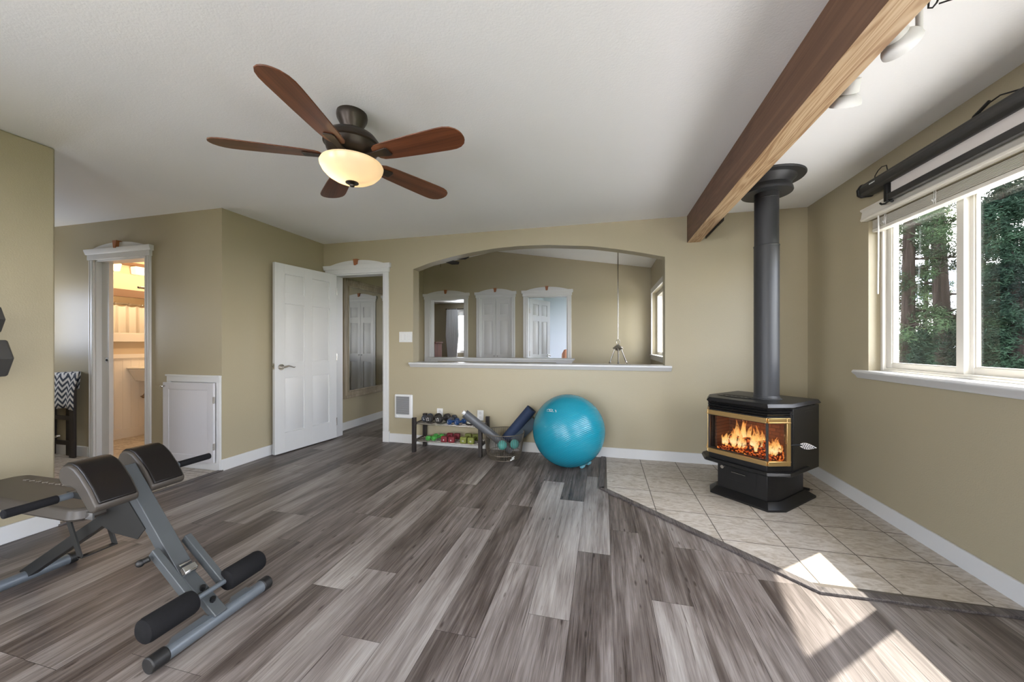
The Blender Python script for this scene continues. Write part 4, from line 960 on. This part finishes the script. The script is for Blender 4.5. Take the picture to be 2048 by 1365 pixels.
# dark stool with patterned towel
t = thing('towel_stand', 'dark wooden stand against the alcove wall by the bathroom door', 'stand', (-5.5, 2.61, 0))
for x, y in ((-5.318, 2.595), (-5.72, 2.595), (-5.46, 2.64), (-5.72, 2.64)):
    if True:
        b = B(); b.box((x-.036, y-.012, .003), (x+.036, y+.012, .83)); b.build('leg', M_dwood, t, bevel=.003)
b = B(); b.prism([(-5.75, 2.582), (-5.285, 2.582), (-5.42, 2.652), (-5.75, 2.652)], .83, .855); b.build('top_rail', M_dwood, t, bevel=.005)
for z in (.41, .15):
    b = B(); b.box((-5.683, 2.588, z-.022), (-5.355, 2.602, z+.022)); b.build('rail', M_dwood, t)
def m_towel():
    m = bpy.data.materials.new('towel_pattern'); m.use_nodes = True; n = m.node_tree; b = n.nodes['Principled BSDF']
    tcx = n.nodes.new('ShaderNodeAttribute'); tcx.attribute_name = 'cloth'; sp = n.nodes.new('ShaderNodeSeparateXYZ'); n.links.new(tcx.outputs['Vector'], sp.inputs[0])
    tri = mth(n, 'PINGPONG', mth(n, 'MULTIPLY', sp.outputs['X'], 9), .5)
    zz_ = mth(n, 'FRACT', mth(n, 'ADD', mth(n, 'MULTIPLY', sp.outputs['Y'], 17), mth(n, 'MULTIPLY', tri, 1.7)))
    st = mth(n, 'GREATER_THAN', zz_, .5)
    c = mixc(n, st, (.62, .62, .60), (.035, .045, .065)); n.links.new(c, b.inputs['Base Color']); b.inputs['Roughness'].default_value = .9
    return m
b = B(); N1 = 24; vs = []; fs = []; cl = []
J = 12
for i in range(N1+1):
    u = i/N1; prev = None; d_ = 0
    for j, (y, z) in enumerate([(2.656, .70), (2.656, .85), (2.65, .862), (2.62, .866), (2.585, .864), (2.572, .855), (2.568, .835), (2.565, .78), (2.563, .70), (2.563, .62), (2.564, .56), (2.566, .505)]):
        x = -5.74+.56*u; x -= (u**3)*.07*max(0, .87-z)/.36+(.015*math.sin(z*12) if j > 5 else 0)*u
        yy = y+.007*math.sin(u*16+j*.3)*(j > 5); x -= (.14*u if j <= 2 else .07*u if j == 3 else 0); zz2 = z+(.025*u if 1 <= j <= 5 else 0)-(.012*math.sin(u*7) if j == 11 else 0)
        p = V((x, yy, zz2)); d_ += 0 if prev is None else math.hypot(y-prev[0], z-prev[1]); prev = (y, z)
        vs.append(p); cl += [-5.74+.56*u, -d_, 0]
for i in range(N1):
    for j in range(J-1): fs.append((i*J+j, (i+1)*J+j, (i+1)*J+j+1, i*J+j+1))
me = bpy.data.meshes.new('towel'); me.from_pydata(vs, [], fs); me.materials.append(m_towel()); me.polygons.foreach_set('use_smooth', [True]*len(fs))
a = me.attributes.new('cloth', 'FLOAT_VECTOR', 'POINT'); a.data.foreach_set('vector', cl)
o = bpy.data.objects.new('towel', me); COL.objects.link(o); WM[o.name] = Mx(); md = o.modifiers.new('thick', 'SOLIDIFY'); md.thickness = .005; tag(o, 'navy and white zigzag patterned towel draped over the dark stand', 'towel')
b = B(); b.bar((-5.60, 2.57, .185), (-5.42, 2.54, .235), .03, .02); o = b.build('hand_weight', M_nickel, bevel=.004); tag(o, 'pale metal handle resting against the dark stand', 'handle')
# bathroom shell
b = B(); b.box((-5.94, 2.78, 0), (-5.82, 4.7, ZC)); struct('wall_bath', b, M_bathw)
b = B(); b.box((-5.94, 4.6, 0), (XL-.12, 4.7, ZC)); b.box((-4.05, 2.78, 0), (-3.95, 4.6, ZC)); struct('wall_bath', b, M_bathw)
b = B(); b.box((-5.94, 2.78, ZC-.02), (-3.9, 4.7, ZC)); struct('ceiling', b, M_bathp)
b = B(); b.box((-5.82, 2.78, .0), (-5.808, 4.6, 1.03))
for i in range(22): b.box((-5.809, 2.78+i*.083, .12), (-5.806, 2.782+i*.083+.075, .99))
b.box((-5.82, 2.78, 1.0), (-5.79, 4.6, 1.05)); b.box((-5.82, 2.78, 0), (-5.795, 4.6, .118)); struct('trim_9', b, M_bathp)
t = thing('bath_mirror', 'wide wall mirror in brown frame above a white ledge reflecting a shower curtain', 'mirror', (-5.80, 3.6, 1.6))
b = B(); b.box((-5.818, 2.85, 1.31), (-5.806, 4.5, 1.80)); b.build('glass', M_mirror, t)
b = B(); b.box((-5.82, 2.8, 1.765), (-5.79, 4.55, 1.86)); b.build('top_frame', M_brown, t, bevel=.003)
b = B(); b.box((-5.82, 2.8, 1.205), (-5.77, 4.55, 1.315)); b.build('ledge', M_bathp, t, bevel=.004)
t = thing('vanity_light', 'brown vanity light bar with frosted glass shades over the bath mirror', 'lamp', (-5.80, 3.5, 2.15))
b = B(); b.box((-5.82, 2.95, 2.165), (-5.78, 4.3, 2.205)); b.build('bar', M_brown, t, bevel=.003)
MS = m_emit('frosted_lit', (1, .80, .52), .3)
for y in (3.12, 3.43, 3.75, 4.07):
    b = B(); b.prism([(-5.80, y-.075), (-5.70, y-.075), (-5.70, y+.075), (-5.80, y+.075)], 2.06, 2.155, [(-5.79, y-.09), (-5.69, y-.09), (-5.69, y+.09), (-5.79, y+.09)]); b.build('shade', MS, t, bevel=.01)
lamp('vanity_bulb', (-5.30, 3.25, 2.05), 5.5, (1, .70, .42), .06); lamp('vanity_bulb', (-5.30, 3.9, 2.05), 5.5, (1, .70, .42), .06)
t = thing('wall_sink', 'white wall-hung sink with chrome faucet inside the bathroom', 'sink', (-5.6, 3.66, .87))
b = B(); b.prism([(-5.805, 3.40), (-5.50, 3.42), (-5.44, 3.60), (-5.44, 3.80), (-5.50, 3.95), (-5.805, 3.97)], .70, .86, [(-5.81, 3.32), (-5.44, 3.34), (-5.36, 3.52), (-5.36, 3.88), (-5.44, 4.02), (-5.81, 4.04)]); b.prism([(-5.81, 3.31), (-5.44, 3.33), (-5.35, 3.52), (-5.35, 3.88), (-5.44, 4.03), (-5.81, 4.05)], .86, .885); b.build('basin', M_porc, t, bevel=.015, seg=3)
b = B(); b.tube([(-5.76, 3.60, .885), (-5.76, 3.60, .93), (-5.68, 3.60, .94)], .012, 10); b.build('faucet', M_chrome, t, smooth=True)
b = B(); b.tube([(-5.66, 3.56, .70), (-5.66, 3.56, .60), (-5.65, 3.58, .56), (-5.68, 3.60, .53), (-5.74, 3.60, .54), (-5.80, 3.60, .56)], .016, 12); b.tube([(-5.80, 3.46, .50), (-5.76, 3.46, .50), (-5.74, 3.47, .55), (-5.72, 3.5, .68)], .008, 8); b.sphere((-5.755, 3.46, .50), .022, 12); b.build('drain_trap', mat('drain_metal', (.25, .18, .12), .3, .9, bump=False), t, smooth=True)
t = thing('shower_curtain', 'white shower curtain hanging from a rod in the bathroom', 'curtain', (-4.5, 3.6, 1.9))
b = B(); vs = []; fs = []; n = 90
for i in range(n+1):
    y = 2.95+1.6*i/n; x = -4.72+.022*math.sin(i*.9)
    vs += [(x, y, .12), (x+.01*math.sin(i), y, 1.0), (x*.9995, y, 1.74+.01*math.cos(i*.9))]
for i in range(n):
    for j in range(2): fs.append((i*3+j, (i+1)*3+j, (i+1)*3+j+1, i*3+j+1))
b.add(vs, fs); b.build('drape', M_linen, t, smooth=True)
b = B(); b.cyl((-4.72, 2.79, 1.77), (-4.72, 4.59, 1.77), .011); b.build('rod', M_chrome, t, smooth=True)
for i in range(10):
    y = 3.0+i*.16; b = B(); b.tube([(-4.72+.02*math.cos(a), y, 1.765+.024*math.sin(a)) for a in [k*2*PI/14 for k in range(15)]], .003, 6, False); b.build('curtain_ring', M_chrome, t, smooth=True)

# ================================================================= HALL BEYOND: mirror, doors, stair wall, pendant, fan
YH = 6.6
t = thing('wall_mirror', 'large champagne framed mirror in the hallway reflecting bifold closet doors', 'mirror', (XL, 4.9, 1.25))
MMy0, MMy1, MMz0, MMz1 = 4.276, 5.62, .432, 2.068
b = B(); b.box((XL+.002, MMy0+.05, MMz0+.05), (XL+.022, MMy1-.05, MMz1-.05)); b.build('glass', M_mirror, t)
b = B()
for (a_, w0, x_) in (((0, 0), .035, .038), ((.03, .03), .06, .028), ((.085, .085), .018, .036)):
    o_ = a_[0]; y0, y1, z0_, z1_ = MMy0+o_, MMy1-o_, MMz0+o_, MMz1-o_; ww = w0
    b.box((XL, y0, z0_), (XL+x_, y0+ww, z1_)); b.box((XL, y1-ww, z0_), (XL+x_, y1, z1_)); b.box((XL, y0+ww, z0_), (XL+x_, y1-ww, z0_+ww)); b.box((XL, y0+ww, z1_-ww), (XL+x_, y1-ww, z1_))
b.build('frame', M_frame, t, bevel=.005)
# far hall wall with three openings
OP = [(-3.278, -2.57), (-2.258, -1.644), (-1.351, -.615)]
b = B(); zt = 2.045; xsq = [XL-.12]+[q for p_ in OP for q in p_]+[.95]
for i in range(0, len(xsq), 2): b.box((xsq[i], YH, 0), (xsq[i+1], YH+.14, 3.0))
for p_ in OP: b.box((p_[0], YH, zt), (p_[1], YH+.14, 3.0))
struct('wall_hall', b, M_wall)
b = B(); b.box((.788, YF+.14, 0), (.95, 5.3, 2.6)); b.box((.788, 6.42, 0), (.95, YH, 2.6)); b.box((.788, 5.3, 0), (.95, 6.42, 1.0)); b.box((.788, 5.3, 2.008), (.95, 6.42, 2.6)); struct('wall_hall', b, M_wall)
door_trim(10, MF(YH), *OP[0], zt, .14, .075, hl=.12)
door_trim(11, MF(YH), *OP[1], zt, .14, .07)
door_trim(12, MF(YH), *OP[2], zt, .14, .07)
# bifold closet
for k in range(2):
    w_ = .303; x = OP[1][0]+.003+k*.307
    b = B(); b.M = Mx.Translation((x, YH+.02, .012)); leaf(b, w_, 2.02, .03, 1); d = struct('door_%d' % (5+k), b, M_door, bevel=.001)
    b = B(); xx = x+(w_-.03 if k == 0 else .03); b.cyl((xx, YH+.02, .95), (xx, YH, .95), .006); b.bar((xx, YH-.002, .915), (xx, YH-.002, .985), .012, .01); b.build('door_handle', M_black, d, bevel=.002)
# open white door to the pale room
b = B(); b.M = Mx.Translation((-1.332, YH+.142, .012)) @ Mx.Rotation(math.radians(66), 4, 'Z'); leaf(b, .72, 2.02); d = struct('door_7', b, M_door, bevel=.001)
lever(d, b.M @ Mx.Translation((.66, 0, .93)), -1)
b = B(); b.M = Mx.Translation((-1.34, YH+.13, 0))
for z in (.25, 1.0, 1.80): b.box((-.004, -.004, z-.05), (.02, .012, z+.05))
b.build('hinge', M_nickel, d)
# pale room
M_pale = mat('pale_blue_wall', (.62, .66, .72), .6)
b = B(); b.box((-1.6, YH+.14, 0), (-1.48, 9.5, 2.5)); b.box((-1.6, 9.4, 0), (.6, 9.5, 2.5)); b.box((.48, YH+.14, 0), (.6, 7.7, 2.5)); b.box((.48, 9.1, 0), (.6, 9.4, 2.5)); b.box((.48, 7.7, 0), (.6, 9.1, .8)); b.box((.48, 7.7, 2.2), (.6, 9.1, 2.5)); struct('wall_pale_room', b, M_pale)
b = B(); b.box((-1.6, YH+.14, 2.38), (.6, 9.5, 2.5)); struct('ceiling', b, M_ceil); b = B(); b.box((-1.6, YH, -.05), (.6, 9.5, -.003)); struct('floor', b, M_sub)
b = B(); b.lathe([(.06, .0), (.09, .02), (.10, .3), (.12, .6), (.09, .95), (.04, 1.04), (.001, 1.05)], (-.84, 8.6, 0), 24); o = b.build('armchair_back', mat('terracotta', (.50, .22, .12), .7), smooth=True); tag(o, 'terracotta rounded stool seen through the pale room doorway', 'stool')
# bedroom
b = B(); b.box((-5.4, YH+.14, 0), (-5.28, 9.62, 2.4)); b.box((-5.28, 9.5, 0), (-3.9, 9.62, 2.4)); b.box((-3.9, 9.5, 0), (-2.7, 9.62, 1.0)); b.box((-3.9, 9.5, 2.05), (-2.7, 9.62, 2.4)); b.box((-2.7, 9.5, 0), (-1.6, 9.62, 2.4)); b.box((-1.72, YH+.14, 0), (-1.6, 9.5, 2.4)); b.box((-5.4, YH+.02, 0), (XL-.12, YH+.14, 2.4))
struct('wall_bedroom', b, mat('bedroom_wall', (.34, .30, .215), .6)); b = B(); b.box((-5.4, YH+.14, 2.30), (-1.6, 9.6, 2.4)); struct('ceiling', b, M_ceil); b = B(); b.box((-5.4, YH, -.05), (-1.6, 9.6, -.003)); struct('floor', b, M_sub)
b = B(); b.box((-3.96, 9.46, .93), (-2.64, 9.5, 1.0)); b.box((-3.96, 9.47, 1.0), (-3.9, 9.5, 2.1)); b.box((-3.96, 9.47, 2.05), (-2.64, 9.5, 2.12)); b.box((-3.32, 9.55, 1.0), (-3.27, 9.6, 2.05)); b.box((-3.9, 9.55, 1.96), (-2.7, 9.6, 2.05)); struct('window_4', b, M_trim)
t = thing('window_curtain', 'sheer white curtain on a dark rod beside the bedroom window', 'curtain', (-4.0, 9.38, 2.15))
b = B(); vs = []; fs = []; n = 60
for i in range(n+1):
    x = -4.18+.34*i/n; y = 9.38+.025*math.sin(i*.8); f_ = (i/n-.5)*.10; vs += [(x-f_, y, .55), (x+f_*.5, y, 1.4), (x, y, 2.14)]
for i in range(n):
    for j in range(2): fs.append((i*3+j, (i+1)*3+j, (i+1)*3+j+1, i*3+j+1))
b.add(vs, fs); b.build('drape', mat('sheer', (.80, .82, .86), .8), t, smooth=True)
b = B(); b.cyl((-4.2, 9.38, 2.13), (-2.5, 9.38, 2.13), .014); b.build('rod', M_bronze, t, smooth=True)
t = thing('bedroom_dresser', 'reddish brown wooden dresser inside the bedroom doorway', 'dresser', (-4.15, 8.0, 0))
MD = m_wood('cherry', (.08, .022, .012), (.12, .035, .018), (.17, .055, .03), 'Z', 1, .9); b = B(); b.box((-4.5, 7.95, 0), (-3.84, 8.35, 1.19)); b.build('carcass', MD, t, bevel=.004); b = B(); b.box((-4.52, 7.93, 1.19), (-3.815, 8.37, 1.225)); b.build('top', MD, t, bevel=.006)
for i in range(4):
    b = B(); b.box((-4.46, 7.93, .1+i*.27), (-3.88, 7.955, .33+i*.27)); dr = b.build('drawer', MD, t, bevel=.004); b = B(); b.bar((-3.98, 7.925, .22+i*.27), (-3.90, 7.925, .22+i*.27), .012, .012); b.build('pull', M_nickel, dr)
# stair guard wall with white cap
b = B(); b.box((-2.47, 5.02, 0), (-.42, 5.14, .93)); gw = struct('wall_stair', b, M_wall)
b = B(); b.box((-2.50, 4.98, .952), (-.38, 5.18, .978)); b.box((-2.48, 5.0, .925), (-.40, 5.16, .952)); b.box((-2.48, 5.0, .70), (-2.38, 5.16, .93)); b.box((-.62, 5.0, .0), (-.41, 5.016, .93)); struct('trim_13', b, M_trim, bevel=.003)  # white panel at the right end paints in sunlight on the guard wall
b = B(); rect_ring(b, 5.3, 6.42, 1.0, 2.008, .05, .86, .93); b.box((.86, 5.84, 1.0), (.93, 5.88, 2.0)); w5 = struct('window_5', b, M_vinyl)
b = B(); b.box((.77, 5.22, 2.008), (.788, 6.50, 2.085)); b.box((.77, 5.22, .925), (.788, 6.50, 1.0)); b.box((.77, 6.42, 1.0), (.788, 6.50, 2.008)); b.box((.76, 5.2, .985), (.86, 6.52, 1.005)); struct('trim_14', b, M_trim)
g = B(); g.box((.894, 5.33, 1.03), (.896, 6.39, 1.98)); struct('pane', g, M_glass, w5)
PX, PY = .198, 5.2
t = thing('pendant_light', 'nickel pendant light on a long rod over the stairwell', 'pendant', (PX, PY, 2.56))
b = B(); b.cyl((PX, PY, 1.235), (PX, PY, 2.575), .007, n=12); b.lathe([(.06, 2.56), (.055, 2.575)], (PX, PY, 0), 24); b.build('rod', M_nickel, t, smooth=True)
b = B(); b.tube([(PX+.022*math.cos(a), PY, 1.205+.034*math.sin(a)) for a in [k*2*PI/18 for k in range(19)]], .005, 8, False); b.build('ring', M_nickel, t, smooth=True)
b = B(); b.lathe([(.004, 1.172), (.02, 1.165), (.05, 1.14), (.072, 1.122), (.07, 1.112), (.035, 1.10), (.02, 1.085), (.001, 1.08)], (PX, PY, 0), 32); b.build('hub', M_nickel, t, smooth=True)
for a in (PI*.98, PI*1.5, .05):
    dx, dy = math.cos(a), math.sin(a); b = B(); b.tube([(PX+.04*dx, PY+.04*dy, 1.115), (PX+.105*dx, PY+.105*dy, .93)], .0075, 10); b.sphere((PX+.107*dx, PY+.107*dy, .925), .015, 12); b.tube([(PX+.107*dx, PY+.107*dy, .93), (PX+.15*dx, PY+.15*dy, .80)], .0065, 8); b.build('arm', M_nickel, t, smooth=True)
b = B(); b.lathe([(.14, .80), (.13, .77), (.09, .72), (.02, .70)], (PX, PY, 0), 32); b.build('glass_bowl', M_white, t, smooth=True)
t = thing('hall_fan', 'dark ceiling fan above the hallway, one blade tip showing under the arch', 'fan', (-2.38, 5.1, 2.8))
b = B(); b.cyl((-2.38, 5.1, 2.50), (-2.38, 5.1, 2.82), .02); b.build('rod', M_bronze, t); b = B(); b.lathe([(.04, 2.56), (.10, 2.53), (.10, 2.46), (.04, 2.43)], (-2.38, 5.1, 0), 32); b.build('motor_housing', M_bronze, t, smooth=True)
for k in range(5):
    a = .05+k*2*PI/5; b = B(); b.M = Mx.Translation((-2.38, 5.1, 2.462)) @ Mx.Rotation(a, 4, 'Z') @ Mx.Rotation(-.15, 4, 'X'); b.prism([(.09, -.05), (.38, -.075), (.46, .0), (.38, .075), (.09, .05)], -.003, .003); b.build('blade', M_black, t)
b = B(); b.tube([(-2.366, 5.093, 2.45), (-2.366, 5.093, 2.33)], .003, 6); b.build('pull_chain', M_bronze, t)

# ================================================================= OUTSIDE
GZ = -2.7
b = B(); b.box((2.2, -60, GZ-.2), (160, 160, GZ)); struct('ground', b, mat('lawn', (.05, .075, .02), .9))
b = B(); b.box((70, 60, GZ), (110, 160, GZ+.02)); struct('road', b, mat('asphalt', (.12, .12, .13), .9))
M_conc = mat('bounce_concrete', (.54, .53, .51), .8)  # for unseen pale slabs added outside to bounce light onto the ceiling
b = B(); b.box((2.0, -8, -.25), (5.2, 6.2, -.12)); struct('bounce_deck', b, M_conc)
b = B(); b.box((-6.5, -9, -.25), (2.0, -2.65, -.12)); struct('bounce_deck', b, M_conc)
M_bark = m_wood('bark', (.006, .0045, .004), (.014, .010, .008), (.03, .022, .018), 'Z', .8, .9)
M_bark.node_tree.nodes['Principled BSDF'].inputs['Specular IOR Level'].default_value = .05
FOL = [m_foliage('pine_needles', (.005, .011, .006), (.022, .038, .015)), m_foliage('fir_needles', (.004, .010, .007), (.016, .033, .018)), m_foliage('olive_needles', (.02, .03, .008), (.09, .10, .03))]
def tufts(centers, per, size, flat=.5, seed=1):
    r = np.random.RandomState(seed); C = np.repeat(np.array(centers), per, axis=0); n = len(C)
    d = r.normal(size=(n, 3)); d[:, 2] *= flat; d /= np.linalg.norm(d, axis=1)[:, None]
    p = C+r.normal(size=(n, 3))*size*.55
    s = np.cross(d, r.normal(size=(n, 3))); s /= np.linalg.norm(s, axis=1)[:, None]
    L = size*r.uniform(.6, 1.3, n)[:, None]; Wd = size*.11
    a = p-s*Wd; b_ = p+s*Wd; c = p+d*L
    v = np.stack([a, b_, c], 1).reshape(-1, 3); return v
def foliage(name, v, m, parent):
    me = bpy.data.meshes.new(name); n = len(v)//3
    me.vertices.add(len(v)); me.vertices.foreach_set('co', v.astype(np.float32).ravel()); me.loops.add(n*3); me.polygons.add(n)
    me.loops.foreach_set('vertex_index', np.arange(n*3, dtype=np.int32)); me.polygons.foreach_set('loop_start', np.arange(0, n*3, 3, dtype=np.int32)); me.polygons.foreach_set('loop_total', np.full(n, 3, dtype=np.int32))
    me.update(calc_edges=True); me.materials.append(m); o = bpy.data.objects.new(name, me); COL.objects.link(o); o.parent = parent
    o.matrix_parent_inverse = WM[parent.name].inverted(); WM[o.name] = WM[parent.name].copy(); return o
def conifer(label, x, y, h, r, seed, m, trunk=.16, dens=1.0, base_=.03, tip=0):
    rg = random.Random(seed); t = thing('conifer_tree', label, 'tree', (x, y, GZ))
    b = B(); b.tube([(x+.1*math.sin(i*.7), y+.1*math.cos(i*.9), GZ+h*i/8) for i in range(9)], [trunk*(1-i/9.5) for i in range(9)], 12); b.build('trunk', M_bark, t, smooth=True)
    cs = []; nb = int(150*dens); bb = B()
    for k in range(nb):
        u = base_+(1-base_)*(k/nb)**.9; z = GZ+h*u; L = r*(1-u)**.75*rg.uniform(.65, 1.1); a = rg.uniform(0, 2*PI)
        e = V((x+L*math.cos(a), y+L*math.sin(a), z-L*.12+rg.uniform(-.1, .2)))
        bb.tube([(x, y, z), ((x+e.x)/2, (y+e.y)/2, (z+e.z)/2+.06*L), e], [.022, .014, .005], 5, False)
        for j in range(int(5+L*9)):
            s_ = rg.uniform(.25, 1.05); cs.append((x+(e.x-x)*s_+rg.uniform(-.16, .16), y+(e.y-y)*s_+rg.uniform(-.16, .16), z+(e.z-z)*s_+rg.uniform(-.12, .12)))
    bb.build('branches', M_bark, t, kind='stuff')
    o = foliage('foliage', tufts(cs, 34, .10, .6, seed), m, t); o['kind'] = 'stuff'
    return t
def pine(label, x, y, h, trunk, seed, lean=(0, 0), nb=46, zmin=.12, blen=3.0, dens=1.0, m=None):
    rg = random.Random(seed); t = thing('pine_tree', label, 'tree', (x, y, GZ))
    P_ = lambda u: V((x+lean[0]*u, y+lean[1]*u, GZ+h*u))
    b = B(); b.tube([P_(i/10) for i in range(11)], [trunk*(1-.62*i/10) for i in range(11)], 16); b.build('trunk', M_bark, t, smooth=True)
    bb = B(); cs = []
    for k in range(nb):
        u = zmin+(1-zmin)*k/nb; p = P_(u); a = rg.uniform(0, 2*PI); L = blen*rg.uniform(.5, 1.1)*(1-u*.6); pts = [p]; d = V((math.cos(a), math.sin(a), rg.uniform(-.15, .3)))
        for i in range(1, 7):
            d = (d+V((rg.uniform(-.25, .25), rg.uniform(-.25, .25), rg.uniform(-.12, .1)))).normalized(); pts.append(pts[-1]+d*L/6)
            if i > 1:
                for q in range(3):
                    tw = pts[-1]+V((rg.uniform(-.5, .5), rg.uniform(-.5, .5), rg.uniform(-.3, .3))); bb.tube([pts[-1], tw], [.010, .004], 4, False)
                    if rg.random() < dens:
                        for w_ in range(3): cs.append(tuple(tw+V((rg.uniform(-.12, .12), rg.uniform(-.12, .12), rg.uniform(-.1, .1)))))
        bb.tube(pts, [.035*(1-i/7.5) for i in range(7)], 6, False)
    bb.build('branches', M_bark, t, kind='stuff'); o = foliage('foliage', tufts(cs, 34, .11, .8, seed), m or FOL[0], t); o['kind'] = 'stuff'
    return t
def at(u, d, v=None): s = (u-1024)/735; return (d*(-math.sin(YAW)+math.cos(YAW)*s), d*(math.cos(YAW)+math.sin(YAW)*s))
pine('tall pine with a thick dark trunk seen through the narrow pane', *at(1899, 11), 13, .24, 2, (-.35, .2), 60, .14, 2.4, .34)
pine('pine with a reddish trunk beside the window frame, behind the blind wand', *at(1812, 9.0), 11, .17, 7, (.1, 0), 34, .35, 1.5, .40)
pine('bare branched pine farther beyond the conifers', *at(1846, 21), 15, .13, 9, (.3, 0), 50, .2, 2.6, .30, FOL[2])
conifer('dense dark conifer filling the view through the wide pane', *at(2018, 8.0), 9.6, 1.15, 21, FOL[1], dens=1.7)
conifer('dense conifer beyond the far edge of the wide pane', *at(2110, 8.6), 9.6, 1.6, 22, FOL[0], dens=1.3)
conifer('small pointed conifer in front of the thick pine trunk', *at(1921, 8.6), 4.5, .50, 23, FOL[1], .05, .6)
conifer('small pointed conifer near the window frame', *at(1848, 8.4), 4.15, .46, 24, FOL[1], .05, .6)
conifer('slender conifer behind the wide pane with sky gaps above', *at(1975, 12.5), 8.8, .95, 25, FOL[0], .12, 1.0)
conifer('pale olive conifer far back on the lawn', *at(1868, 36), 4.9, 2.2, 26, FOL[2], .15, .7)
conifer('broad conifer far back behind the small pointed pair', *at(1818, 26), 5.6, 2.2, 27, FOL[0], .15, .9)
for ob in list(bpy.data.objects):
    if ob.name.startswith('ground') or ob.name.startswith('road'): ob['kind'] = 'structure'
